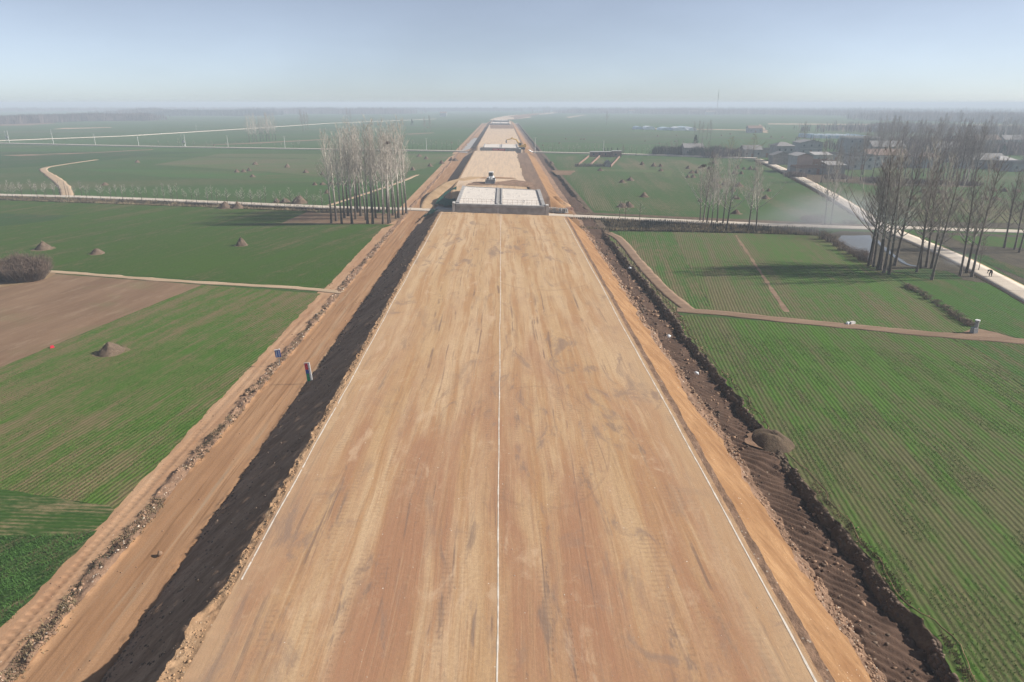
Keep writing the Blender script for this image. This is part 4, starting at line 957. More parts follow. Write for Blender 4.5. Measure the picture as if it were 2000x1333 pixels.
# loose stones
ico_v, ico_f = [], []
bm = bmesh.new(); bmesh.ops.create_icosphere(bm, subdivisions=1, radius=1); bm.verts.ensure_lookup_table()
ico_v = np.array([v.co[:] for v in bm.verts]); ico_f = np.array([[v.index for v in f.verts] for f in bm.faces]); bm.free()
def rocks(name, q, r, seed, mat):
    g = np.random.default_rng(seed); n = len(q); k = len(ico_v)
    v = ico_v[None] * (1 + g.uniform(-.35, .35, (n, k, 1))) * (np.asarray(r)[:, None, None]) * g.uniform(.6, 1.3, (n, 1, 3))
    v[:, :, 2] *= .75; v = v + np.asarray(q)[:, None, :]
    f = (ico_f[None] + (np.arange(n) * k)[:, None, None]).reshape(-1, 3)
    return tag(link(name, tri_mesh(name, v.reshape(-1, 3), f), None, mat), kind='stuff')
def belt(n, a, b, y0, y1, seed, lo, hi, name, mat, th=.0, pw=1.0):
    g = np.random.default_rng(seed); yy = y0 * np.exp(g.random(n) * math.log(y1 / y0)); xa, xb = (line_x(a, yy) if isinstance(a, str) else a + 0 * yy), (line_x(b, yy) if isinstance(b, str) else b + 0 * yy)
    xx = xa + (xb - xa) * g.random(n) ** pw
    keep = fbm(xx / 1.2, yy / 1.6, seed, 3) > th; xx, yy = xx[keep], yy[keep]
    r = lo * (hi / lo) ** (g.random(len(xx)) ** 2.2) * np.clip(yy / 60, .75, 1.6)
    return rocks(name, np.c_[xx, yy, height(xx, yy, np.full(len(xx), .1))], r, seed, mat)
M['clod'] = plain('brown_clod', (.27, .175, .115), .95, .4, .5, obj=False)
M['clod_dark'] = plain('dark_clod', (.13, .095, .07), .95, .4, .5, obj=False)
M['pebble'] = plain('pale_pebble', (.55, .47, .38), .9, .25, .5, obj=False)
belt(3600, 'or1', 'pit0', 22, 160, 1, .035, .16, 'rubble', M['clod'], .42); belt(700, 'or1', 'pit0', 22, 160, 2, .03, .10, 'pebbles', M['pebble'], .45)
belt(1500, 'pit0', 'bk0', 22, 145, 3, .04, .2, 'clods', M['clod_dark'], .5); belt(2600, 'bk0', 'bk1', 22, 145, 4, .05, .26, 'clods', M['clod_dark'], .38); belt(900, 'bk1', 'end', 22, 145, 14, .03, .14, 'clods', M['clod'], .45); belt(900, 'pit0', 'bk0', 22, 145, 15, .05, .24, 'clods', M['clod'], .5)
belt(1400, 'rub0', 'rub1', 22, 150, 5, .04, .22, 'rubble', M['clod'], .45); belt(500, 'rub0', 'rub1', 22, 150, 6, .03, .13, 'pebbles', M['pebble'], .5)
belt(2600, 'toe', 'sh0', 22, 150, 7, .03, .14, 'clods', M['clod_dark'], .40, 2.6); belt(1500, 'sh0', 'rd0', 20, 150, 8, .03, .13, 'clods', M['shoulder'], .35)
belt(900, 'rd0', 'rd1', 20, 120, 9, .02, .055, 'pebbles', M['pebble'], .5); belt(300, 'rub1', 'toe', 22, 100, 10, .02, .08, 'pebbles', M['clod'], .4); belt(500, 'verge', 'rub0', 22, 120, 11, .03, .09, 'pebbles', M['clod'], .4)
belt(500, 'or0', 'or1', 22, 150, 12, .02, .07, 'pebbles', M['pebble'], .55)

# ------------------------------------------------------------------ heaps of straw and dung
def heap_mesh(seed, peak=1.0, skirt=True):
    g = random.Random(seed); n = 30; m = 11; rr = np.linspace(0, 1, m); th = np.linspace(0, 2 * np.pi, n, endpoint=False)
    T, Rr = np.meshgrid(th, rr); out = 1 + .28 * (fbm(np.cos(T) * 1.1 + 5, np.sin(T) * 1.1 + seed, seed, 2) - .5)
    X = np.cos(T) * Rr * out; Y = np.sin(T) * Rr * out
    Z = np.clip((1 - Rr) ** (.95 if peak > .8 else .8), 0, .86) * (1 + .25 * (fbm(np.cos(T) * 1.5 + seed, np.sin(T) * 1.5, seed + 9, 2) - .5)) + .55 * (fbm(X * 2.6 + seed, Y * 2.6, seed + 3, 4) - .5) * (1 - Rr ** 2) - .06 * Rr
    X += .12 * (1 - Rr) * g.uniform(-1, 1)
    v = np.stack([X, Y, Z], -1).reshape(-1, 3); f = []
    for i in range(m - 1):
        for k in range(n):
            k2 = (k + 1) % n; f.append((i * n + k, (i + 1) * n + k, (i + 1) * n + k2, i * n + k2))
    me = tri_mesh('heap', v, f); smooth_all(me); me.materials.append(M['straw']); return me
def skirt_mesh(seed):
    n = 40; th = np.linspace(0, 2 * np.pi, n, endpoint=False); r = 1.1 + .7 * (fbm(np.cos(th) * 1.6 + seed, np.sin(th) * 1.6, seed, 3) - .3)
    v = np.r_[[[0, 0, .02]], np.c_[np.cos(th) * r, np.sin(th) * r, 0 * r]]; f = [(0, 1 + k, 1 + (k + 1) % n) for k in range(n)]
    me = tri_mesh('scattered_straw', v, f); me.materials.append(M['heap_skirt']); return me
def tuft_mesh(seed):
    g = np.random.default_rng(seed); n = 130; r = np.sqrt(g.random(n)); a = g.uniform(0, 6.28, n)
    b = np.c_[np.cos(a) * r, np.sin(a) * r, np.clip((1 - r) ** .9, 0, 1) - .03]; d = np.c_[np.cos(a) * .14, np.sin(a) * .14, g.uniform(.02, .22, n)] * g.uniform(.5, 1.3, (n, 1))
    s = np.c_[-np.sin(a), np.cos(a), 0 * a] * .022; v = np.stack([b - s, b + s, b + d], 1).reshape(-1, 3)
    me = tri_mesh('loose_straw', v, np.arange(3 * n).reshape(-1, 3)); me.materials.append(M['dead_grass']); return me
HM = [heap_mesh(i, .7 + .1 * (i % 4)) for i in range(8)]; SKM = [skirt_mesh(i) for i in range(5)]; TFM = [tuft_mesh(i) for i in range(4)]
hk = 0
def heap(x, y, wpx, hpx, label, group=None, skirt=True):
    """width and height as seen in the photograph, turned into metres at that distance"""
    global hk
    hk += 1; p = P(x, y); dist = math.hypot(p[1], CAMZ); m = dist * (1 + (abs(x - 1000) / F) ** 2) ** 0 / F
    o = tag(empty('straw_heap', (p[0], p[1], .04), hk * 1.3), label, 'straw heap', group)
    w = wpx * m; hgt = hpx * m * 1.02
    b = link('heap', HM[hk % 8], o); b.scale = (w / 2, w / 2 * rng.uniform(.8, 1.1), hgt)
    t = link('loose_straw', TFM[hk % 4], o); t.scale = (w / 2, w / 2, hgt)
    if skirt: s = link('scattered_straw', SKM[hk % 5], o); s.scale = (w / 2 * .92, w / 2 * .92, 1)
    return o
heap(218, 689, 54, 22, 'large rough straw heap in the near left wheat field'); heap(472, 480, 24, 17, 'pointed straw heap alone in the left wheat before the grove')
heap(190, 496, 27, 12, 'low straw heap between the thicket and the pointed heap'); heap(86, 487, 34, 15, 'broad straw heap just behind the brown thicket')
heap(440, 407, 24, 14, 'brown heap on the ditch below the left road, left of two'); heap(464, 407, 26, 12, 'brown heap on the ditch below the left road, right of two')
heap(585, 397, 32, 16, 'tall straw heap by the left road beside the grove', None, False); heap(558, 396, 19, 10, 'straw heap touching the tall one by the left road'); heap(541, 396, 16, 8, 'low straw heap, left of the row by the left road')
far_left = tz([(1075, 512), (820, 688)], 0, 190, .25) + tz([(235, 528), (485, 550), (630, 592), (90, 588), (145, 586), (188, 578), (215, 625), (700, 688), (760, 685), (830, 682), (880, 682), (795, 752), (760, 606), (1465, 572), (1515, 466), (1570, 486), (1600, 542), (1690, 520), (1765, 498), (1795, 498)], 440, 190, .25)
for i, (x, y) in enumerate(sorted(far_left)): heap(x, y, rng.uniform(10, 14), rng.uniform(5, 7.5), f'small brown heap in the green field beyond the left road, {nth(i)} from the left', 'small heaps beyond the left road', i % 3 == 0)
near_r = [(1216, 405, 22, 10, 'grey-brown heap, left one of the touching pair behind the right road'), (1228, 405, 20, 10.5, 'grey-brown heap, right one of the touching pair behind the right road'), (1257.5, 385, 18, 10, 'pointed heap behind the touching pair in the right field'),
          (1215, 357, 14, 7, 'heap beside a slightly farther one, the nearer of the two'), (1231, 353, 16, 7, 'heap beside a slightly nearer one, the farther of the two'), (1291, 335, 13, 6, 'pale-topped heap on the brown strip of the right field'),
          (1172, 334, 13, 5.5, 'low heap just in front of the hut yard hedge'), (1077, 321, 12, 6, 'low heap beside the cut bank left of the hut yard'), (1437.5, 418, 20, 10, 'dark heap between the trunks nearest the right road'),
          (1442, 364.5, 19, 8, 'broad dark heap right of the ditch trees'), (1435, 388, 11, 7, 'dark heap, left one of a close pair among the trunks'), (1441, 389.5, 12, 6, 'dark heap, right one of a close pair among the trunks'), (1495, 388.5, 20, 7.5, 'dark heap behind the rightmost forked ditch tree')]
for x, y, w, h, lab in near_r: heap(x, y, w, h, lab, None, True)
mid_r = tz([(816, 530), (908, 542), (960, 545), (1175, 560), (1275, 556), (1205, 596), (1240, 596), (1175, 630), (1215, 630), (1385, 520), (1340, 565), (1560, 560), (1610, 565), (1660, 567), (1700, 570), (1540, 600), (1592, 603), (1380, 660), (1450, 688), (1410, 705), (1525, 737), (1755, 732), (1805, 737), (1270, 815)], 1050, 190, .25)
for i, (x, y) in enumerate(sorted(mid_r)): heap(x, y, rng.uniform(9, 14), rng.uniform(5, 7.5), f'small dark heap between the hut yard and diagonal road, {nth(i)} from left', 'small heaps in the right middle field', False)
vil = tz([(970, 750), (1210, 745), (1265, 748), (1330, 750), (1360, 750), (1130, 800), (1225, 793), (1385, 795), (1490, 806), (1690, 800), (1775, 803), (1755, 735), (1845, 738), (1940, 742)], 1500, 190, .25)
for i, (x, y) in enumerate(sorted(vil)): heap(x, y, rng.uniform(14, 19), rng.uniform(6, 8.5), f'dark heap before the village grove, {nth(i)} from the left', 'heaps before the village grove', False)
tiny = tz([(220, 330), (340, 332), (365, 332), (840, 347), (950, 364), (1418, 387), (938, 306), (1085, 304), (1437, 304), (1505, 292), (1825, 315), (1915, 316), (1690, 295), (40, 379), (170, 364), (1075, 350)], 1050, 190, .25) + tz([(60, 85), (275, 92), (570, 108), (620, 105), (740, 155), (805, 155)], 1500, 260, .1)
for i, (x, y) in enumerate(sorted(tiny)): heap(x, y, rng.uniform(4.5, 6), 2.6, f'tiny dark heap in the hazy fields right of the works, {nth(i)} from left', 'tiny far heaps right of the works', False)
for i, (x, y) in enumerate([(418, 285), (835, 250), (882, 280)]): heap(x, y, 5, 2.6, f'tiny dark heap in the hazy fields left of the works, {nth(i)} from left', 'tiny far heaps left of the works', False)
# earth mound on the plug of the pit
mx, my, _ = P(1508, 862)
o = tag(empty('earth_mound', (mx, my, -.05)), 'rounded brown earth mound at the gap in the right cut bank', 'earth mound')
me = heap_mesh(77, .5).copy(); me.materials.clear(); me.materials.append(M['bank_soil']); b = link('mound', me, o); b.scale = (1.9, 2.3, .95)
me2 = skirt_mesh(9).copy(); me2.materials.clear(); me2.materials.append(M['rubble_soil']); b = link('spilled_soil', me2, o); b.scale = (1.4, 1.75, 1); b.location.z = .07; b.rotation_euler = (0, 0, 1.1)
# spoil by the bridge
for i, (x, y, w, h, mat, lab) in enumerate([(1086, 398, 46, 14, 'orange_slope', 'orange earth heap at the right rear of the first bridge'), (1100, 402, 30, 8, 'shoulder', 'low brown earth heap behind the white concrete blocks'), (895, 365, 30, 6, 'track_road', 'low soil heap at the left rear corner of the first bridge')]):
    p = P(x, y); m = math.hypot(p[1], CAMZ) / F; me = heap_mesh(90 + i, .6).copy(); me.materials.clear(); me.materials.append(M[mat])
    o = link('earth_heap', me); o.location = (p[0], p[1], .05); o.scale = (w * m / 2, w * m / 1.5, h * m); tag(o, lab, 'earth heap')
# ------------------------------------------------------------------ bridges
def quad_frame(fl, fr, bl, br):
    """maps u across (0..1), v along (0..1) onto the plan of a skewed deck"""
    def q(u, v): return tuple((fl[i] * (1 - u) + fr[i] * u) * (1 - v) + (bl[i] * (1 - u) + br[i] * u) * v for i in (0, 1))
    return q
def plan_block(mb, q, u0, u1, v0, v1, z0, z1):
    n = len(mb.v)
    for z in (z0, z1):
        for u, v in ((u0, v0), (u1, v0), (u1, v1), (u0, v1)): mb.v.append((*q(u, v), z))
    for f in ((0, 3, 2, 1), (4, 5, 6, 7), (0, 1, 5, 4), (1, 2, 6, 5), (2, 3, 7, 6), (3, 0, 4, 7)): mb.f.append(tuple(n + i for i in f))
    return mb
def cloth_mat():
    t = NT('white_curing_cloth', .85, .1); p = t.pos(); n = t.noise(p, .5, 5, .6, .5); fo = t.noise(t.scl(p, (.3, .14, 1), (3, 1, 0)), 1.0, 2, .5, .8); fo = t.ma('MULTIPLY', t.rng(t.ma('ABSOLUTE', t.ma('SUBTRACT', fo, .5)), .004, .012, 1, 0), t.rng(n, .45, .55))
    t.color(t.mix(t.ma('MULTIPLY', fo, .7), t.mix(t.rng(n, .4, .7, 0, .5), (.62, .57, .51), (.53, .48, .43)), (.30, .29, .29)))
    t.bump(t.noise(p, 1.6, 5, .6, 1.0), .2, .05); return t.m
M['cloth'] = cloth_mat()
ZD = 5.0
fl, fr, bl, br = [P2(*p, ZD) for p in ((892, 396.5), (1063, 401.5), (905, 363.5), (1053, 371))]
q = quad_frame(fl, fr, bl, br)
B = tag(empty('bridge', (*fl, 0)), 'nearest unfinished bridge with white sheeted deck and grey concrete end wall', 'bridge', 'bridges along the new road')
def bp(mb, name, mat, kind=None): o = mb.build(name, M[mat], B); o.matrix_parent_inverse = B.matrix_basis.inverted(); return o
L1 = math.dist(fl, bl)
end = MB(); plan_block(end, q, -.012, 1.012, -.028, .0, .05, 4.3); bp(end, 'end_wall', 'concrete')
cap = MB(); plan_block(cap, q, -.005, 1.005, -.036, .004, 4.32, 4.93); bp(cap, 'end_cap', 'concrete')
bp(plan_block(MB(), q, .0, 1.0, .006, .99, 4.1, 4.75), 'deck_slab', 'concrete')
far_wall = MB(); plan_block(far_wall, q, 0, 1, .992, 1.02, .05, 4.9); bp(far_wall, 'end_wall', 'concrete')
for k in range(6):
    u0 = .01 + k * .166; plan = MB(); plan_block(plan, q, u0, u0 + .13, .01, .985, 2.9, 4.08); bp(plan, 'girder', 'concrete')
for s, u0, u1 in ((0, -.012, .028), (1, .972, 1.012)):
    pm = MB(); plan_block(pm, q, u0, u1, .004, .99, 4.76, 5.12); bp(pm, 'parapet_base', 'concrete')
for s, (u0, u1) in enumerate(((-.05, -.016), (1.016, 1.05))):
    w = MB(); plan_block(w, q, u0, u1, -.03, .05, .05, 4.85); plan_block(w, q, u0 + .002, u1 - .002, -.034, .03, 4.86, 5.15); wo_ = bp(w, 'wing_wall', 'pale_concrete')
def cloth(u0, u1, seed):
    n, m = 110, 100; U, V = np.meshgrid(np.linspace(u0, u1, n), np.linspace(.006, .985, m))
    X = (fl[0] * (1 - U) + fr[0] * U) * (1 - V) + (bl[0] * (1 - U) + br[0] * U) * V; Y = (fl[1] * (1 - U) + fr[1] * U) * (1 - V) + (bl[1] * (1 - U) + br[1] * U) * V
    Z = 4.83 + .02 * fbm(X / 1.6, Y / 3, seed, 4); r = fbm(X / 3.2 + seed, Y / 6.5, seed + 5, 2); Z = Z + .07 * np.exp(-((r - .47) / .010) ** 2) * (fbm(X / 4, Y / 8, seed + 8, 2) > .47)
    r2 = fbm(X / 4.2 - seed, Y / 5.5, seed + 15, 2); Z = Z + .06 * np.exp(-((r2 - .62) / .010) ** 2)
    o = link('cloth_cover', grid_mesh('cloth_cover', X, Y, Z), B, M['cloth']); o.matrix_parent_inverse = B.matrix_basis.inverted()
cloth(.03, .455, 201); cloth(.528, .97, 207)
gp = MB(); plan_block(gp, q, .457, .526, .0, .99, 4.76, 4.80); bp(gp, 'median_strip', 'concrete')
for s, (u0, u1) in enumerate(((.457, .472), (.512, .526))):
    k = MB(); plan_block(k, q, u0, u1, .003, .99, 4.81, 5.10); bp(k, 'median_kerb', 'concrete')
for k in range(13):
    r = MB(); plan_block(r, q, .474, .510, .03 + k * .075, .055 + k * .075, 4.82, 4.92); bp(r, 'rung', 'pale_concrete')
rail = []
for a, b in ((.03, .45), (.535, .97)):
    n = 9
    for i in range(n):
        u = a + (b - a) * i / (n - 1); x, y = q(u, .012); bp(MB().tube([(x, y, 4.8), (x, y, 6.0)], .022, 5), 'rail_post', 'rebar')
    for z in (5.4, 5.95):
        x0, y0 = q(a, .012); x1, y1 = q(b, .012); bp(MB().tube([(x0, y0, z), (x1, y1, z)], .016, 4), 'rail', 'rebar')
reb = MB()
for i in range(150):
    u = .01 + .98 * i / 149; x, y = q(u, -.031); reb.tube([(x, y, 4.27), (x, y - .12, 4.33)], .018, 3, False)
x0, y0 = q(0, -.034); x1, y1 = q(1, -.034); reb.tube([(x0, y0, 4.31), (x1, y1, 4.31)], .03, 4); bp(reb, 'rebar_row', 'rebar')
x, y = q(.478, -.038); bp(MB().box((x, y - .06, 3.4), (.10, .06, 1.7)), 'joint_seal', 'white_paint')
# second, third and fourth bridges
def far_bridge(fl, fr, bl, br, ztop, label, banner=False, face=1.5):
    q = quad_frame(fl, fr, bl, br); o = tag(empty('bridge', (*fl, 0)), label, 'bridge', 'bridges along the new road'); inv = None
    def add(mb, name, mat, par=None): k = mb.build(name, M[mat], par or o); k.matrix_parent_inverse = o.matrix_basis.inverted() if par is None else par.matrix_parent_inverse.copy(); return k
    w = add(plan_block(MB(), q, 0, 1, -.03, .0, .05, ztop - .05), 'end_wall', 'concrete'); add(plan_block(MB(), q, 0, 1, .005, 1, ztop - .8, ztop - .1), 'deck_slab', 'concrete')
    add(plan_block(MB(), q, .04, .465, .0, .99, ztop - .09, ztop + .02), 'cloth_cover', 'cloth'); add(plan_block(MB(), q, .535, .96, .0, .99, ztop - .09, ztop + .02), 'cloth_cover', 'cloth')
    add(plan_block(MB(), q, 0, .035, .0, 1, ztop - .09, ztop + .3), 'parapet_base', 'concrete'); add(plan_block(MB(), q, .965, 1, .0, 1, ztop - .09, ztop + .3), 'parapet_base', 'concrete')
    add(plan_block(MB(), q, -.08, -.01, -.02, .2, .05, ztop - .4), 'wing_wall', 'concrete'); add(plan_block(MB(), q, 1.01, 1.07, -.02, .2, .05, ztop - .4), 'wing_wall', 'concrete')
    if banner:
        b = add(plan_block(MB(), q, .28, .62, -.034, -.031, ztop - 1.35, ztop - .55), 'banner', 'red_paint')
        for k in range(16):
            u = .295 + k * .0195
            if k in (7,): continue
            t = plan_block(MB(), q, u, u + .012, -.0352, -.0342, ztop - 1.12, ztop - .8).build('banner_print', M['white_paint'], b); t.matrix_parent_inverse = o.matrix_basis.inverted() if False else t.matrix_parent_inverse
            t.matrix_parent_inverse = (b.matrix_parent_inverse @ t.matrix_parent_inverse) if False else t.matrix_parent_inverse
    return o
far_bridge(*[P2(*p, 5) for p in ((943, 288), (1013, 289.5), (946, 281.8), (1010, 282.3))], 5, 'second bridge with pale deck halves and red banner on its end wall', True)
far_bridge(*[P2(*p, 5) for p in ((960, 241.2), (994, 241.4), (962, 239), (993, 239.2))], 5, 'third bridge, hazy white deck beyond the stony stretch of road')
far_bridge(*[P2(*p, 5.5) for p in ((964, 235.6), (993, 235.7), (966, 234.3), (992, 234.4))], 5.5, 'fourth and farthest bridge, a thin dark bar in the haze')

# concrete blocks by the bridge
M['block_dark'] = plain('block_recess', (.16, .17, .18), .9, .2, 2)
bx0 = P(1072, 414.5); bx1 = P(1108, 417.0)
def block():
    o = empty('concrete_block', (0, 0, 0)); b = MB()
    b.prism([(-.42, 0), (.42, 0), (.42, .18), (.20, .42), (.17, 1.1), (-.17, 1.1), (-.20, .42), (-.42, .18)], -.95, .95)
    b.build('body', M['pale_concrete'], o)
    for s in (-.55, .55): MB().box((0, s, 1.14), (.12, .3, .06)).build('lifting_lug', M['rebar'], o)
    return o
proto = block(); g = random.Random(4)
for i in range(12):
    o = proto if i == 0 else copy_tree(proto); u = (i + .5) / 12
    o.location = (bx0[0] + (bx1[0] - bx0[0]) * u, bx0[1] + (bx1[1] - bx0[1]) * u + g.uniform(-.3, .5), .1); o.rotation_euler = (0, 0, g.uniform(-.25, .25) + .1); o.scale = (.62, .8, .98)
    tag(o, f'white concrete barrier block stored beside the first bridge, {nth(i)} from the left', 'concrete block', 'white concrete blocks by the first bridge')
for i, (x, y, w) in enumerate([(1111, 411.5, .9), (1117, 411, .6)]):
    p = P(x, y); b = MB().box((0, 0, .35), (w, .7, .7), .3, .9); o = b.build('pallet_stack', M['rebar']); o.location = p; tag(o, ['rusty formwork stack right of the white concrete blocks', 'smaller rusty formwork piece at the end of the blocks'][i], 'formwork')
# green dust net on the slope left of the bridge
def net(pts_lo, pts_hi, label, seed):
    a = np.array(densify([p[:2] for p in pts_lo], .4, 0, 0, False)); m = len(a); b0 = np.array(pts_hi); t = np.linspace(0, 1, m); k = np.linspace(0, 1, len(pts_lo)); k2 = np.linspace(0, 1, len(b0))
    lo = np.stack([np.interp(t, k, [p[i] for p in pts_lo]) for i in range(3)], -1); hi = np.stack([np.interp(t, k2, b0[:, i]) for i in range(3)], -1)
    s = np.linspace(0, 1, 22)[None, :, None]; G = lo[:, None] * (1 - s) + hi[:, None] * s; X, Y, Z = G[..., 0], G[..., 1], G[..., 2]
    Z = Z + .45 + .6 * (fbm(X / 1.1, Y / 2.2, seed, 4) - .4); return tag(link('dust_net', grid_mesh('dust_net', X, Y, Z), None, M['net']), label, 'dust net')
net([P(849, 402, .2), P(866, 405, .2), P(888, 406, .3)], [P(857, 391, 1.3), P(872, 378, 2.5), P(892, 367.5, 3.7)], 'green dust net draped on the slope left of the first bridge', 3)
net([P(826, 428, .1), P(842, 413, .15)], [P(846, 421, 2.2), P(858, 413, 2.6)], 'strip of green dust net at the top of the shaded slope end', 4)

# ------------------------------------------------------------------ machines
def loader():
    o = tag(empty('wheel_loader', (0, 0, 0)), 'pale wheel loader facing the camera with its bucket lowered behind the first bridge', 'wheel loader')
    A = lambda mb, n, m, par=None: mb.build(n, M[m], par or o)
    for x in (-.95, .95):
        for y in (-1.5, 1.5):
            w = A(MB().wheel((x, y, .72), .72, .5), 'wheel', 'black_rubber'); A(MB().wheel((x + (.1 if x > 0 else -.1), y, .72), .34, .45), 'rim', 'white_paint', w)
    A(MB().box((0, 1.7, 1.35), (1.5, 2.4, 1.0), 0, .92).box((0, 2.6, 1.1), (1.7, .6, .7)), 'engine_cover', 'white_paint'); A(MB().box((0, -1.1, 1.05), (.95, 1.9, .7), 0, .8), 'front_frame', 'steel_grey')
    c = A(MB().box((0, .25, 2.35), (1.45, 1.35, 1.5), 0, .86), 'cab', 'white_paint')
    A(MB().box((0, -.42, 2.5), (1.15, .08, .95)), 'windscreen', 'glass_dark', c)
    for s in (-1, 1): A(MB().box((s * .69, .25, 2.5), (.08, .95, .85)), 'side_window', 'glass_dark', c)
    A(MB().box((0, .25, 3.16), (1.5, 1.5, .12), 0, .9), 'roof', 'white_paint', c)
    A(MB().tube([(.5, 1.8, 1.8), (.5, 1.8, 2.7)], .06, 6), 'exhaust', 'steel_grey')
    for s in (-1, 1): A(MB().tube([(s * .42, -.7, 1.75), (s * .42, -1.9, 1.5), (s * .45, -2.9, .55)], .11, 6), 'lift_arm', 'white_paint')
    A(MB().tube([(0, -.9, 1.6), (0, -2.1, 1.75), (0, -2.8, 1.0)], .08, 6), 'tilt_link', 'steel_grey')
    A(MB().prism([(-2.75, .12), (-3.75, .05), (-3.78, .14), (-3.0, .28), (-2.95, .75), (-3.2, 1.25), (-3.12, 1.3), (-2.75, .95)], -1.45, 1.45, 'x').box((-1.42, -3.2, .5), (.06, 1.0, .8)).box((1.42, -3.2, .5), (.06, 1.0, .8)), 'bucket', 'steel_grey')
    for s in (-1, 1): A(MB().box((s * .9, -.55, 1.55), (.55, 1.1, .08)), 'fender', 'white_paint')
    return o
lo = loader(); lo.location = P(959, 357, 3.56); lo.rotation_euler = (0, 0, R(-4))
def excavator():
    o = tag(empty('excavator', (0, 0, 0)), 'yellow tracked excavator with arm stretched left over the second bridge', 'excavator')
    A = lambda mb, n, m, par=None: mb.build(n, M[m], par or o)
    for s in (-1, 1): A(MB().prism([(-2.0, .45), (-1.7, .1), (1.7, .1), (2.0, .45), (1.8, .9), (-1.8, .9)], s * 1.15 - .32, s * 1.15 + .32), 'track', 'black_rubber')
    A(MB().box((0, 0, .85), (1.6, 1.8, .5)), 'undercarriage', 'steel_grey')
    h = A(MB().box((.9, 0, 1.65), (2.9, 2.6, .95), 0, .95).box((2.1, 0, 1.6), (.7, 2.6, 1.2), 0, .9), 'house', 'yellow_paint'); A(MB().box((2.0, .4, 2.4), (.9, 1.2, .35)), 'engine_hood', 'yellow_paint', h)
    c = A(MB().box((-.35, -.75, 2.35), (1.5, 1.05, 1.7), 0, .88), 'cab', 'yellow_paint'); A(MB().box((-1.0, -.75, 2.5), (.12, .85, 1.1)), 'windscreen', 'glass_dark', c); A(MB().box((-.35, -1.27, 2.5), (1.0, .08, 1.0)), 'side_window', 'glass_dark', c)
    A(MB().tube([(-.3, .3, 1.9), (-2.0, .3, 4.4), (-4.3, .3, 5.0)], [.34, .34, .24], 6), 'boom', 'yellow_paint'); A(MB().tube([(-.7, .3, 1.8), (-2.0, .3, 3.6)], .1, 6), 'boom_cylinder', 'steel_grey')
    A(MB().tube([(-3.9, .3, 5.5), (-4.5, .3, 4.8), (-6.6, .3, 4.4)], [.2, .26, .18], 6), 'stick', 'yellow_paint')
    A(MB().prism([(-6.4, 4.5), (-6.9, 4.4), (-7.1, 3.3), (-6.7, 2.9), (-6.3, 3.2), (-6.6, 3.8)], -.2, .8), 'bucket', 'steel_grey')
    return o
ex = excavator(); ex.location = P(1017, 292.5, 3.0); ex.rotation_euler = (0, 0, R(4)); ex.scale = (1.15, 1.15, 1.15)
def car():
    o = tag(empty('parked_car', (0, 0, 0)), 'white car stopped on the canal road at the right edge of the works', 'car')
    A = lambda mb, n, m, par=None: mb.build(n, M[m], par or o)
    A(MB().prism([(-2.2, .3), (2.2, .3), (2.25, .75), (1.3, .9), (.7, 1.4), (-1.0, 1.45), (-1.8, .95), (-2.25, .85)], -.85, .85), 'body', 'white_paint')
    for s in (-.86, .86): A(MB().prism([(.95, .95), (.6, 1.33), (-.9, 1.38), (-1.5, .98)], s - .01, s + .01), 'side_window', 'glass_dark')
    for x in (-1.35, 1.35):
        for y in (-.8, .8): A(MB().wheel((x, y, .32), .32, .2, 'y', 10), 'wheel', 'black_rubber')
    return o
ca = car(); ca.location = P(1032, 298.3, .56); ca.rotation_euler = (0, 0, R(-25))
# workers on the second bridge
def person(name_lab, loc, h, pose, coat, rz=0.0):
    """a body grown over a posed skeleton"""
    me = bpy.data.meshes.new('person'); J = pose
    names = list(J['p'].keys()); idx = {k: i for i, k in enumerate(names)}
    me.from_pydata([Vector(J['p'][k]) * h for k in names], [(idx[a], idx[b]) for a, b in J['e']], [])
    o = bpy.data.objects.new('person', me); COL.objects.link(o)
    m = o.modifiers.new('skin', 'SKIN'); sub = o.modifiers.new('sub', 'SUBSURF'); sub.levels = sub.render_levels = 1
    for k in names:
        sv = me.skin_vertices[0].data[idx[k]]; r = J['r'][k] * h; sv.radius = (r, r); sv.use_root = (k == 'hip')
    dg = bpy.context.evaluated_depsgraph_get(); me2 = bpy.data.meshes.new_from_object(o.evaluated_get(dg)); o.modifiers.clear(); o.data = me2
    me2.materials.clear(); me2.materials.append(coat); me2.materials.append(M['skin']); me2.materials.append(M['black_cloth'])
    hd = Vector(J['p']['head']) * h; hands = [Vector(J['p'][k]) * h for k in ('hl', 'hr')]; hipz = J['p']['hip'][2] * h * .92
    for f in me2.polygons:
        c = f.center; f.use_smooth = True
        if (c - hd).length < .085 * h and c.z < hd.z + .03 * h or min((c - q).length for q in hands) < .05 * h: f.material_index = 1
        elif c.z < hipz and min((c - q).length for q in hands) > .12 * h: f.material_index = 2
    o.location = loc; o.rotation_euler = (0, 0, rz); tag(o, name_lab, 'person')
    hb = MB(); hb.box((hd.x, hd.y, hd.z + .03 * h), (.15 * h * .8, .17 * h * .8, .08 * h), 0, .8); hb.build('hair', M['black_cloth'], o, True)
    return o
R0 = dict(hip=.085, sp=.09, ch=.10, nk=.045, head=.062, top=.05, kl=.055, kr=.055, al=.035, ar=.035, fl=.03, fr=.03, sl=.05, sr=.05, el=.036, er=.036, wl=.025, wr=.025, hl=.022, hr=.022, ul=.075, ur=.075)
E0 = [('hip', 'sp'), ('sp', 'ch'), ('ch', 'nk'), ('nk', 'head'), ('head', 'top'), ('hip', 'ul'), ('ul', 'kl'), ('kl', 'al'), ('al', 'fl'), ('hip', 'ur'), ('ur', 'kr'), ('kr', 'ar'), ('ar', 'fr'),
      ('ch', 'sl'), ('sl', 'el'), ('el', 'wl'), ('wl', 'hl'), ('ch', 'sr'), ('sr', 'er'), ('er', 'wr'), ('wr', 'hr')]
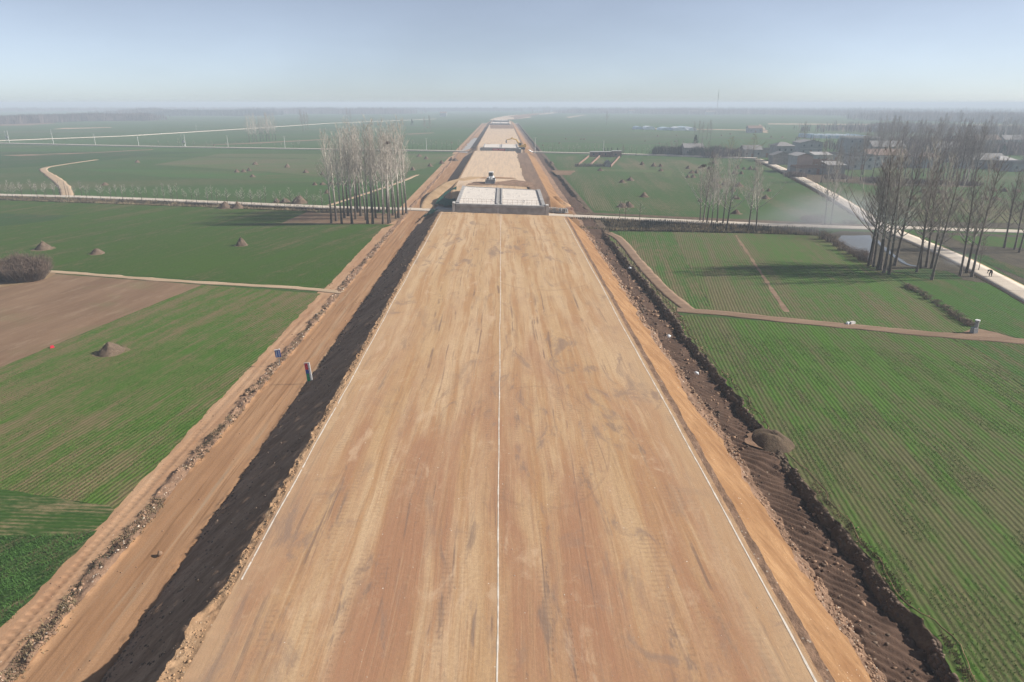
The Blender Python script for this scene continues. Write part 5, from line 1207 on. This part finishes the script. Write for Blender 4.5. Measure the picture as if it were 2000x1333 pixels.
stoop = dict(e=E0, r=R0, p=dict(hip=(.10, 0, .50), sp=(.02, 0, .60), ch=(-.13, 0, .66), nk=(-.24, 0, .64), head=(-.30, 0, .60), top=(-.34, 0, .58), ul=(.09, .07, .47), kl=(-.02, .09, .27), al=(.06, .08, .05), fl=(-.05, .08, .03),
    ur=(.10, -.07, .47), kr=(.03, -.09, .27), ar=(.12, -.08, .05), fr=(.01, -.08, .03), sl=(-.14, .10, .63), el=(-.20, .12, .45), wl=(-.28, .08, .33), hl=(-.31, .07, .29), sr=(-.14, -.10, .63), er=(-.18, -.12, .45), wr=(-.25, -.08, .32), hr=(-.28, -.07, .28)))
stand = dict(e=E0, r=R0, p=dict(hip=(0, 0, .52), sp=(0, 0, .62), ch=(0, 0, .75), nk=(0, 0, .84), head=(0, -.01, .91), top=(0, 0, .97), ul=(0, .06, .48), kl=(-.01, .065, .27), al=(.01, .065, .05), fl=(-.07, .07, .025),
    ur=(0, -.06, .48), kr=(-.01, -.065, .27), ar=(.01, -.065, .05), fr=(-.07, -.07, .025), sl=(0, .11, .78), el=(.01, .14, .62), wl=(-.02, .14, .48), hl=(-.03, .14, .43), sr=(0, -.11, .78), er=(.01, -.14, .62), wr=(-.02, -.14, .48), hr=(-.03, -.14, .43)))
person('person in black stooping over at the edge of the diagonal concrete road', P(1933, 541, .12), 1.75, stoop, M['black_cloth'], R(12))
person('person in dark clothes standing at the middle of the second bridge', P(980, 288, 5.0), 1.7, stand, M['blue_paint'], 0)
person('person walking on the canal road just right of the brick huts', P(1242, 304.5, .56), 1.7, stand, M['black_cloth'], 0)

# ------------------------------------------------------------------ signs
def gauge_board():
    o = tag(empty('gauge_board', P(606, 749.5, .05)), 'tall compaction gauge board with red, blue and green bands and a white scale', 'gauge board')
    A = lambda mb, n, m, par=None: mb.build(n, M[m], par or o)
    z0, hh, w = .28, 2.05, .40
    for k, (a, b, m, pc) in enumerate([(.64, 1.0, 'red_paint', 2), (.42, .64, 'blue_paint', 2), (0, .42, 'green_paint', 2)]):
        p = A(MB().box((-.10, 0, z0 + hh * (a + b) / 2), (w, .05, hh * (b - a) - .012)), 'colour_band', m)
        for j in range(2):
            zc = z0 + hh * (b - .08 - j * .09) if k else z0 + hh * (b - .05 - j * .15)
            for s in ((-.05, .08), (.05, .06)): A(MB().box((-.10 + s[0], -.029, zc), (s[1] * .9, .006, .022)), 'print', 'print_blue', p)
    sc_ = A(MB().box((.235, 0, z0 + hh / 2), (.24, .05, hh)), 'scale_panel', 'white_paint')
    for j in range(15): A(MB().box((.20, -.028, z0 + hh * (j + .5) / 15), (.11 if j % 2 else .15, .006, .035)), 'scale_mark', 'ink', sc_)
    for x in (-.32, .37): A(MB().tube([(x, .03, -.3), (x, .03, z0 + hh)], .028, 6), 'post', 'white_paint')
    A(MB().box((.03, 0, z0 + hh + .02), (.75, .07, .035)), 'top_rail', 'white_paint')
    o.rotation_euler = (0, R(-4), R(6)); o.scale = (.74, .8, .95); return o
gauge_board()
def blue_sign():
    o = tag(empty('road_sign', P(546.5, 711.5, .25)), 'small blue notice board with two columns of white print on a thin post', 'sign')
    A = lambda mb, n, m, par=None: mb.build(n, M[m], par or o)
    A(MB().tube([(0, .03, -.4), (0, .03, 1.55)], .025, 6), 'post', 'steel_grey')
    b = A(MB().box((-.02, 0, 1.18), (.56, .04, .78)), 'board', 'blue_paint')
    for x in (-.15, .10):
        for j in range(6): A(MB().box((x, -.024, 1.46 - j * .112), (.13, .006, .075)), 'print', 'print_blue', b)
    A(MB().box((-.02, 0, 1.63), (.60, .10, .06)), 'top_cap', 'white_paint'); A(MB().box((.2, 0, 1.68), (.14, .12, .06)), 'loose_plate', 'white_paint')
    o.rotation_euler = (0, R(-3), R(8)); return o
blue_sign()

# ------------------------------------------------------------------ poles and transformers
def pole_parts(h=7.5, arm=True):
    o = empty('power_pole', (0, 0, 0)); MB().tube([(0, 0, -.3), (0, 0, h)], [.16, .10], 8).build('shaft', M['pole'], o)
    if arm:
        MB().box((0, 0, h - .35), (1.5, .09, .09)).build('cross_arm', M['steel_grey'], o)
        for x in (-.65, 0, .65): MB().tube([(x, 0, h - .3), (x, 0, h - .1)], .05, 5).build('insulator', M['white_paint'], o)
    return o
pp = pole_parts()
for i, (x, y, s, lab) in enumerate([(105, 282.5, 1.0, 'leftmost single pole of the canal road power line'), (187, 284.5, 1.0, 'second single pole of the canal road power line'), (271.5, 286.5, 1.0, 'third single pole, just left of the transformer frame'),
        (446, 289.0, 1.0, 'pole right of the transformer frame on the canal road'), (557, 290.5, .98, 'pole left of the poplar grove on the canal road'), (833, 294, .95, 'pole right of the poplar grove on the canal road'),
        (1045, 300, 1.15, 'pole at the right edge of the works on the canal road'), (1178.5, 299.5, .95, 'pole behind the brick hut on the canal road'), (100, 262, .6, 'short hazy pole on the far left field road'), (384, 255, .8, 'faint pole on the far left road behind the transformer')]):
    o = pp if i == 0 else copy_tree(pp); o.location = P(x, y, 0); o.scale = (s, s, s); tag(o, lab, 'power pole', 'power poles along the canal road')
def transformer(px, py, lab):
    o = tag(empty('transformer_frame', P(px, py)), lab, 'transformer frame', 'transformer frames on the power line')
    for x in (-.95, .95): MB().tube([(x, 0, -.3), (x, 0, 8)], [.17, .11], 8).build('pole', M['pole'], o)
    MB().box((0, 0, 2.9), (2.3, .5, .14)).build('platform', M['steel_grey'], o); t = MB().box((0, -.05, 3.6), (1.0, .7, 1.2), 0, .92).build('transformer', M['steel_grey'], o)
    for k in range(5): MB().box((-.4 + k * .2, -.46, 3.55), (.05, .12, .9)).build('fin', M['steel_grey'], t)
    for z in (5.5, 7.6): MB().box((0, 0, z), (2.5, .1, .1)).build('cross_arm', M['steel_grey'], o)
    MB().box((.5, -.2, 1.4), (.5, .35, .8)).build('meter_box', M['white_paint'], o)
transformer(16, 278.5, 'two-pole transformer frame at the left edge of the photo'); transformer(360, 288.5, 'two-pole transformer frame between single poles left of the grove')

# ------------------------------------------------------------------ buildings
def house(px, py, w, d, h, label, wall='render_grey', roof='roof_grey', kind='gable', rz=0.0, storeys=2, axis='y', side_wall=None, win=3, name='house', rise=.28, over=.4, blank_front=False):
    """front-left corner of the plan stands at the pixel; w runs right, d runs away"""
    o = tag(empty(name, P(px, py), rz), label, 'house', 'village houses'); A = lambda mb, n, m, par=None: mb.build(n, M[m], par or o)
    A(MB().box((w / 2, d / 2, h / 2 - .1), (w, d, h + .2)), 'wall', wall)
    if side_wall: A(MB().box((-.012, d / 2, h / 2), (.02, d - .02, h)), 'side_wall', side_wall)
    if kind == 'gable':
        r = (w if axis == 'y' else d) * rise
        if axis == 'y':
            A(MB().prism([(0, h), (w, h), (w / 2, h + r)], .01, d - .01), 'gable', wall)
            rf = MB().prism([(-over, h - .05), (w / 2, h + r + .15), (w / 2, h + r + .30), (-over, h + .12)], -over, d + over).prism([(w + over, h - .05), (w + over, h + .12), (w / 2, h + r + .30), (w / 2, h + r + .15)], -over, d + over)
        else:
            A(MB().prism([(0, h), (d, h), (d / 2, h + r)], .01, w - .01, 'x'), 'gable', wall)
            rf = MB().prism([(-over, h - .05), (d / 2, h + r + .15), (d / 2, h + r + .30), (-over, h + .12)], -over, w + over, 'x').prism([(d + over, h - .05), (d + over, h + .12), (d / 2, h + r + .30), (d / 2, h + r + .15)], -over, w + over, 'x')
    elif kind == 'hip':
        r = w * rise * .7; m = MB(); n = [(-over, -over, h), (w + over, -over, h), (w + over, d + over, h), (-over, d + over, h), (w * .35, d / 2, h + r), (w * .65, d / 2, h + r)]; m.v = n
        m.f = [(0, 1, 5, 4), (1, 2, 5), (2, 3, 4, 5), (3, 0, 4), (0, 3, 2, 1)]; rf = m
    elif kind == 'shed': rf = MB().prism([(-over, h), (d + over, h + 1.0), (d + over, h + 1.15), (-over, h + .15)], -over, w + over, 'x')
    else:
        rf = MB().box((w / 2, d / 2, h + .1), (w + .5, d + .5, .2)); 
        for a, b, c, e in ((w / 2, .1, w, .2), (w / 2, d - .1, w, .2), (.1, d / 2, .2, d - .4), (w - .1, d / 2, .2, d - .4)): rf.box((a, b, h + .5), (c, e, .6))
    A(rf, 'roof', roof)
    sh = h / storeys
    if not blank_front:
        for s in range(storeys):
            for k in range(win):
                x = w * (k + .5) / win; z = s * sh + sh * .52
                if s == 0 and k == win // 2:
                    dd = A(MB().box((x, -.02, 1.05), (1.2, .1, 2.2)), 'door', 'rebar'); A(MB().box((x + .4, -.09, 1.05), (.08, .06, .2)), 'handle', 'steel_grey', dd); continue
                f = A(MB().box((x, -.02, z), (1.2, .1, 1.3)), 'window', 'render_white'); A(MB().box((x, -.085, z), (1.0, .03, 1.1)), 'pane', 'pane_grey', f)
        if storeys > 1: A(MB().box((w / 2, -.05, sh), (w, .12, .18)), 'floor_band', 'pale_concrete')
    return o
house(1554, 337.5, 6.3, 9, 6.4, 'pink-gabled two-storey house with white side wall beside the diagonal road', 'render_pink', 'roof_pale', 'gable', 0, 2, 'y', 'render_white', 2, rise=.14, blank_front=True)
house(1554, 341, 14, 6, 2.4, 'low brick yard building in front of the pink-gabled house', 'brick_grey', 'roof_red', 'flat', 0, 1, win=4)
house(1586, 331.5, 9, 7, 3.0, 'brick yard building with upright window frames right of the pink gable', 'brick', 'brick', 'flat', 0, 1, win=3)
house(1617, 342, 6.5, 7, 3.6, 'small brick shed with slanting white roof at the yard end', 'brick_grey', 'roof_pale', 'shed', 0, 1, win=1)
house(1514, 316, 8.5, 9, 7.2, 'grey two-storey house with hipped tile roof left of the village', 'render_grey', 'roof_grey', 'hip', 0, 2)
house(1508, 322.3, 8.5, 5, 4.0, 'dark pointed shed in front of the hipped grey house', 'brick_grey', 'roof_grey', 'gable', 0, 1, 'y', None, 1, rise=.18, blank_front=True)
house(1561, 301.5, 12.5, 11, 6.0, 'wide grey gabled house behind the pink-gabled one', 'render_grey', 'roof_grey', 'gable', 0, 2, 'y', None, 3, rise=.10)
house(1652, 306.5, 17, 10, 9.2, 'tall flat-roofed grey block behind the village trees', 'render_grey', 'pale_concrete', 'flat', 0, 3, win=4)
house(1590, 318, 8, 6, 3.4, 'low white walled house behind the brick yard', 'render_white', 'roof_pale', 'shed', 0, 1, win=2)
house(1612, 316, 10, 6, 3.4, 'low bluish walled house with pale roof edge behind the brick yard', 'render_white', 'roof_grey', 'flat', 0, 1, win=3)
house(1662, 332, 9, 8, 5.4, 'pale two-storey house just right of the tall flat block', 'render_white', 'roof_grey', 'flat', 0, 2)
house(1702, 312, 16, 9, 6.0, 'long grey gabled house right of the tall block', 'render_grey', 'roof_grey', 'gable', 0, 2, 'x', None, 4)
house(1692, 328, 12, 8, 5.2, 'white fronted house behind the village grove', 'render_white', 'roof_red', 'gable', 0, 2, 'x', None, 4)
house(1728, 327, 10, 8, 5.0, 'house with white window bars behind the village grove', 'render_grey', 'roof_red', 'gable', 0, 2, 'x')
house(1790, 329, 10, 8, 4.6, 'house with orange-edged roof behind the middle of the grove', 'render_grey', 'roof_red', 'hip', 0, 1, win=3)
house(1822, 318, 14, 9, 6.5, 'dim grey house deep behind the grove', 'render_grey', 'roof_grey', 'gable', 0, 2, 'x', None, 4)
house(1884, 330, 17, 8, 3.6, 'long low grey shed right of the grove', 'render_grey', 'roof_grey', 'gable', 0, 1, 'x', None, 4)
house(1948, 332, 8, 8, 3.8, 'small house with pale pavilion roof right of the long shed', 'brick', 'roof_pale', 'hip', 0, 1, win=2)
house(1975, 336, 11, 8, 3.2, 'low grey house at the right frame edge', 'render_grey', 'roof_grey', 'flat', 0, 1, win=3)
house(1842, 286, 14, 9, 6, 'hazy house with pale roof edge far behind the grove', 'render_grey', 'roof_pale', 'flat', 0, 2)
house(1905, 290, 15, 9, 5, 'hazy house right of the far one behind the grove', 'render_grey', 'roof_red', 'gable', 0, 2, 'x')
house(1960, 290, 15, 9, 5, 'hazy house near the right frame edge', 'render_white', 'roof_grey', 'gable', 0, 2, 'x')
house(1336, 306, 10, 7, 4.2, 'dark grey house hidden behind the bushy canal trees', 'brick_grey', 'roof_grey', 'gable', 0, 1, 'x')
house(1452, 309, 9, 7, 4.0, 'grey house between the two willows', 'render_grey', 'roof_grey', 'gable', 0, 1, 'x')
house(1475, 308, 12, 6, 3.6, 'low grey house left of the hipped house', 'render_grey', 'roof_grey', 'flat', 0, 1)
house(1462, 260, 13, 8, 4, 'far hazy farm building on the lane beyond the white tunnels', 'render_grey', 'roof_red', 'gable', 0, 1, 'x', None, 3)
house(1706, 258, 12, 8, 4.5, 'hazy white-gabled farm building behind the white tunnels', 'render_white', 'roof_red', 'gable', 0, 1, 'y', None, 2)
# brick huts by the canal road
def hut(px, py, w, d, h, label, roof='shed'):
    o = tag(empty('brick_hut', P(px, py)), label, 'brick hut', 'brick huts by the canal road'); A = lambda mb, n, m, par=None: mb.build(n, M[m], par or o)
    A(MB().box((w / 2, d / 2, h / 2), (w, d, h)), 'wall', 'brick')
    A(MB().box((w / 2, d / 2 - .15, h + .12), (w + .5, d + .6, .22)), 'roof', 'roof_pale')
    for k in range(max(1, int(w / 3.2))): f = A(MB().box((1.6 + k * 3.1, -.02, 1.3), (1.0, .1, 1.1)), 'window', 'brick_grey'); A(MB().box((1.6 + k * 3.1, -.085, 1.3), (.8, .03, .9)), 'pane', 'glass_dark', f)
    return o
hut(1153.5, 306.6, 11.2, 4, 2.3, 'long low brick hut with flat pale roof by the canal road'); hut(1196.5, 307.4, 4.6, 4, 2.9, 'short taller brick hut right of the long one')
o = tag(empty('brick_hut', P(1182, 326.5)), 'dark gabled brick hut at the hedge corner below the canal road', 'brick hut', 'brick huts by the canal road')
MB().box((1.25, 1.5, .9), (2.5, 3, 1.8)).build('wall', M['brick_grey'], o); MB().prism([(-.2, 1.8), (2.7, 1.8), (1.25, 2.9)], -.2, 3.2).build('roof', M['roof_grey'], o); MB().box((2.52, 1.2, .8), (.06, .9, 1.5)).build('door', M['white_paint'], o)
for i, (a, b, lab) in enumerate([((1150, 307), (1128, 325), 'low brick yard wall left of the hedge plot'), ((1210, 308), (1193, 327), 'low brick yard wall right of the hedge plot'), ((1172, 306), (1152, 325), 'low brick wall through the middle of the hedge plot')]):
    p, r = P(*a), P(*b); L = math.dist(p, r); w = MB().box((0, 0, .45), (L, .3, .9)).build('yard_wall', M['brick'], None); w.location = ((p[0] + r[0]) / 2, (p[1] + r[1]) / 2, 0); w.rotation_euler = (0, 0, math.atan2(r[1] - p[1], r[0] - p[0])); tag(w, lab, 'wall', 'yard walls by the huts')
# plastic tunnels
def tunnel(px, py, wpx, hpx, dlen, mat, label, group, top=1.0):
    p = P(px, py); m = math.hypot(p[1], CAMZ) / F; w = wpx * m; h = hpx * m; n = 9
    o = tag(empty('plastic_tunnel', p), label, 'plastic tunnel', group); sk = MB()
    ring = [(-math.cos(math.pi * k / (n - 1)) * w / 2, (math.sin(math.pi * k / (n - 1)) ** .75) * h) for k in range(n)]
    sk.prism(ring, 0, dlen).build('cover', M[mat], o, False)
    for y in (.05, dlen / 2): MB().tube([(x, y, z + .03) for x, z in ring], .05, 4).build('hoop', M['pole'], o)
    return o
xs = np.linspace(1588, 1694, 21)
for i, x in enumerate(xs):
    s = rng.uniform(.85, 1.15); tunnel(x, 270.5 + .55 * max(0, x - 1588) / 100 * 2, 5.4 * s, 6.2 * s, 26, 'sheet_white' if i % 3 else 'sheet_blue', f'white plastic tunnel end in the long row behind the village, {nth(i)} from the left', 'white plastic tunnels behind the village')
for i, x in enumerate(np.linspace(1698, 1730, 7)): tunnel(x, 272.5 + i * .25, 5, 4.5 - i * .35, 18, 'sheet_white', f'low sagging plastic tunnel at the right end of the row, {nth(i)} from the left', 'low plastic tunnels at the row end')
for i, (x, y, w, h, m, lab) in enumerate([(1249, 253.3, 14, 5.5, 'sheet_blue', 'small blue plastic tunnel, leftmost of the far group'), (1270, 253.8, 19, 6, 'sheet_white', 'white domed plastic tunnel, second of the far group'), (1304, 255, 26, 5.2, 'sheet_blue', 'wide blue plastic tunnel in the middle of the far group'),
        (1328, 255.5, 24, 6.2, 'sheet_white', 'tall pale plastic tunnel right of the wide blue one'), (1353, 255.8, 14, 6, 'sheet_white', 'bright white plastic tunnel at the right end of the far group'), (1340, 254.2, 22, 6, 'sheet_blue', 'plastic tunnel tucked behind the bright white one')]):
    tunnel(x, y, w, h, 22, m, lab, 'far group of plastic tunnels')
# field pump house and litter
o = tag(empty('pump_well', P(1906, 652.5)), 'grey field pump box with white pipe cap on the right field path', 'pump box')
MB().box((-.1, .3, .35), (.62, .6, .7), .2, .92).build('box', M['steel_grey'], o); MB().tube([(.15, .4, .0), (.15, .4, 1.55)], .23, 10).build('pipe', M['concrete'], o); MB().tube([(.15, .4, 1.55), (.15, .4, 1.66)], .29, 10).build('cap', M['white_paint'], o)
o = MB().box((0, 0, .14), (.8, .45, .28), .4, .85).build('debris_block', M['pale_concrete']); o.location = P(1664, 632.5, .06); tag(o, 'pale broken concrete lump lying on the right field path', 'concrete lump')
o = MB().box((0, 0, .12), (.5, .35, .24), .6, .8).build('debris_block', M['sheet_white']); o.location = P(1656, 633, .06); tag(o, 'small white lump left of the concrete lump on the right field path', 'litter')
o = MB().box((0, 0, .1), (.45, .4, .25), .6, .6).build('plastic_bag', M['red_paint']); o.location = P(102, 679, .05); tag(o, 'small red bag at the edge of the harrowed field', 'bag')
o = rocks('boulder', np.array([(0, 0, .1)]), [.22], 3, M['clod']); o['kind'] = 'thing'; o.location = P(313, 1084, .08); tag(o, 'single brown stone lying on the left works road', 'stone')
for i, (x, y) in enumerate([(1230, 525), (1306, 659), (1360, 731)]):
    o = rocks('boulder', np.array([(0, 0, .1)]), [.28], 30 + i, M['sheet_white']); o['kind'] = 'thing'; o.location = P(x, y, .15); tag(o, f'white stone on the right cut bank, {nth(i)} counting from the bridge', 'stone', 'white stones on the right cut bank')
# pale scrape on the orange slope, hose along the bank
yy = np.arange(19, 120, .6); xb = line_x('bk1', yy) + .75 + (fbm(yy / 4, yy * 0, 99, 3) - .5) * 1.2
hp = [(x, y, .07 + .03 * math.sin(y)) for x, y in zip(xb, yy)]
o = MB().tube(hp, .02, 5).build('hose', M['clod'], None, True); tag(o, 'pale hose lying along the field edge above the right cut bank', 'hose')

# ------------------------------------------------------------------ far woods, smoke
def woods(name, pts, depth, h, n, seed, mat, label=None):
    """a far wood seen as one mass: many thin upright stems and branch sprays"""
    g = np.random.default_rng(seed); A = np.array(densify([P2(*p) for p in pts], 8, 0, 0, False)); i = g.integers(0, len(A), n)
    x = A[i, 0] + g.normal(0, depth * .5, n); y = A[i, 1] + np.abs(g.normal(0, depth, n)); hh = h * (.55 + .7 * fbm(x / 40, y / 40, seed, 3)) * g.uniform(.7, 1.1, n)
    base = np.c_[x, y, 0 * x]; a = g.uniform(0, 6.28, n); w = h * .13 * g.uniform(.4, 1.3, n)
    # upright brush of thin bare stems and branch fans, all rooted in the ground
    k = 4; base = np.repeat(base, k, 0); hh = np.repeat(hh, k) * g.uniform(.55, 1.05, n * k); N = n * k
    base = base + np.c_[g.normal(0, h * .16, (N, 2)), np.zeros(N)]; a = g.uniform(-.7, .7, N)
    w = h * g.uniform(.012, .045, N); d = np.c_[np.cos(a), np.sin(a), 0 * a] * w[:, None]
    mid = base + np.c_[g.normal(0, .05, (N, 2)) * hh[:, None], hh * g.uniform(.4, .6, N)]; tip = base + np.c_[g.normal(0, .09, (N, 2)) * hh[:, None], hh]
    v = np.stack([base - d * .35, base + d * .35, mid + d, tip, mid - d], 1).reshape(-1, 3); n = N
    return tag(link(name, tri_mesh(name, v, np.arange(5 * n).reshape(-1, 5)), None, mat), label, kind='stuff')
M['wood_brown'] = plain('far_brown_wood', (.18, .14, .125), .95, .3, .05, obj=False); M['wood_green'] = plain('far_dark_wood', (.06, .07, .05), .95, .3, .05, obj=False)
woods('woods', [(-200, 248), (0, 243), (70, 240), (110, 238), (150, 237)], 22, 13, 9000, 1, M['wood_brown'])
woods('woods', [(150, 237), (200, 236.5), (255, 236)], 30, 13, 4500, 2, M['wood_brown']); woods('woods', [(250, 226), (305, 225)], 60, 16, 2500, 3, M['wood_brown'])
woods('woods', [(335, 227), (400, 225.5), (480, 227)], 60, 14, 3500, 4, M['wood_green']); woods('woods', [(480, 224), (600, 222.5), (740, 224)], 90, 16, 4500, 5, M['wood_brown'])
woods('woods', [(740, 219), (860, 218), (960, 218.5)], 150, 14, 2200, 6, M['wood_green'])
woods('woods', [(1140, 222.5), (1250, 222), (1330, 223), (1400, 225)], 100, 15, 4000, 7, M['wood_brown']); woods('woods', [(1400, 223), (1600, 225), (1800, 228), (2100, 232)], 150, 14, 4200, 8, M['wood_brown'])
woods('woods', [(1780, 236), (1900, 238), (2100, 243)], 60, 15, 5000, 9, M['wood_brown']); woods('woods', [(-400, 222), (0, 219), (350, 217.5), (700, 216)], 300, 15, 3000, 10, M['wood_brown'])
woods('woods', [(1000, 217), (1400, 218), (2100, 222)], 300, 15, 3000, 11, M['wood_green']); woods('thicket', [(1296, 304), (1330, 304.5), (1400, 308)], 4, 5.5, 1500, 13, M['wood_green']); woods('thicket', [(1405, 309), (1515, 305)], 5, 4.5, 1100, 14, M['wood_brown']); woods('woods', [(1745, 300), (1900, 302), (2060, 306)], 30, 8, 1500, 15, M['wood_brown']); woods('woods', [(1730, 260), (1900, 262), (2060, 268)], 60, 10, 1000, 16, M['wood_brown'])
woods('undergrowth', [(1560, 347), (1640, 351), (1720, 358), (1900, 364)], 3, 2.0, 2600, 12, M['wood_brown'])
g = random.Random(3)
FH = [(262, 225), (340, 214), (420, 219), (498, 214.5), (522, 214), (770, 214), (866, 228), (1175, 222), (1234, 222.5), (1322, 223), (1355, 224), (1386, 225)]
for i, (x, y) in enumerate(FH):
    o = tag(empty('far_building', P(x, y)), f'tiny pale building in the haze at the far tree line, {nth(i)} from the left', 'building', 'tiny far buildings'); w = g.uniform(14, 26)
    MB().box((0, 0, 3.5), (w, 9, 7)).build('wall', M['render_white'], o); MB().prism([(-5, 7), (5, 7), (0, 9.5)], -w / 2, w / 2, 'x').build('roof', M['roof_red'], o)
o = tag(empty('lattice_mast', P(1400, 222)), 'thin mast rising above the far hazy tree line', 'mast')
for a in range(3): MB().tube([(math.cos(a * 2.1) * 1.6, math.sin(a * 2.1) * 1.6, 0), (0, 0, 62)], [.35, .2], 4).build('leg', M['steel_grey'], o)
for z in (12, 26, 40): MB().box((0, 0, z), (2.6 * (1 - z / 62), 2.6 * (1 - z / 62), .5)).build('brace', M['steel_grey'], o)
def smoke(px, py, size, dens, seed):
    p = P(px, py); b = MB(); 
    bm = bmesh.new(); bmesh.ops.create_icosphere(bm, subdivisions=3, radius=1)
    for v in bm.verts: v.co *= 1 + .25 * (float(vnoise(v.co.x * 1.5 + 9, v.co.y * 1.5 + v.co.z + 3, seed)) - .5)
    me = bpy.data.meshes.new('smoke'); bm.to_mesh(me); bm.free()
    m = bpy.data.materials.new('smoke_volume'); m.use_nodes = True; t = m.node_tree; t.nodes.clear()
    o = t.nodes.new('ShaderNodeOutputMaterial'); v = t.nodes.new('ShaderNodeVolumePrincipled'); v.inputs['Color'].default_value = (.8, .82, .86, 1)
    tc = t.nodes.new('ShaderNodeTexCoord'); ln = t.nodes.new('ShaderNodeVectorMath'); ln.operation = 'LENGTH'; t.links.new(tc.outputs['Object'], ln.inputs[0])
    mr = t.nodes.new('ShaderNodeMapRange'); mr.interpolation_type = 'SMOOTHSTEP'; t.links.new(ln.outputs['Value'], mr.inputs[0]); mr.inputs[1].default_value = .15; mr.inputs[2].default_value = .95; mr.inputs[3].default_value = 1; mr.inputs[4].default_value = 0
    ns = t.nodes.new('ShaderNodeTexNoise'); ns.inputs['Scale'].default_value = 2.2; ns.inputs['Detail'].default_value = 3; t.links.new(tc.outputs['Object'], ns.inputs['Vector'])
    m2 = t.nodes.new('ShaderNodeMath'); m2.operation = 'MULTIPLY'; t.links.new(mr.outputs[0], m2.inputs[0]); t.links.new(ns.outputs['Fac'], m2.inputs[1])
    m3 = t.nodes.new('ShaderNodeMath'); m3.operation = 'MULTIPLY'; m3.inputs[1].default_value = dens; t.links.new(m2.outputs[0], m3.inputs[0]); t.links.new(m3.outputs[0], v.inputs['Density']); t.links.new(v.outputs[0], o.inputs['Volume'])
    ob = link('smoke', me, None, m); ob.location = (p[0], p[1], size[2] * .55); ob.scale = size; tag(ob, kind='stuff'); return ob
smoke(1640, 452, (19, 17, 6.5), .10, 1); smoke(1560, 446, (17, 10, 3.5), .05, 2); smoke(1868, 520, (3.5, 4, 2.2), .12, 3)
#HAZE
def haze_box():
    b = MB().box((0, 6500, 12.9), (34000, 33000, 33.8)); 
    m = bpy.data.materials.new('haze_air'); m.use_nodes = True; t = m.node_tree; t.nodes.clear()
    o = t.nodes.new('ShaderNodeOutputMaterial'); v = t.nodes.new('ShaderNodeVolumePrincipled')
    v.inputs['Color'].default_value = HAZE_COLOR; v.inputs['Density'].default_value = HAZE_DENSITY; v.inputs['Anisotropy'].default_value = 0.0
    t.links.new(v.outputs[0], o.inputs['Volume'])
    ob = b.build('haze', m); tag(ob, kind='stuff'); return ob
haze_box()
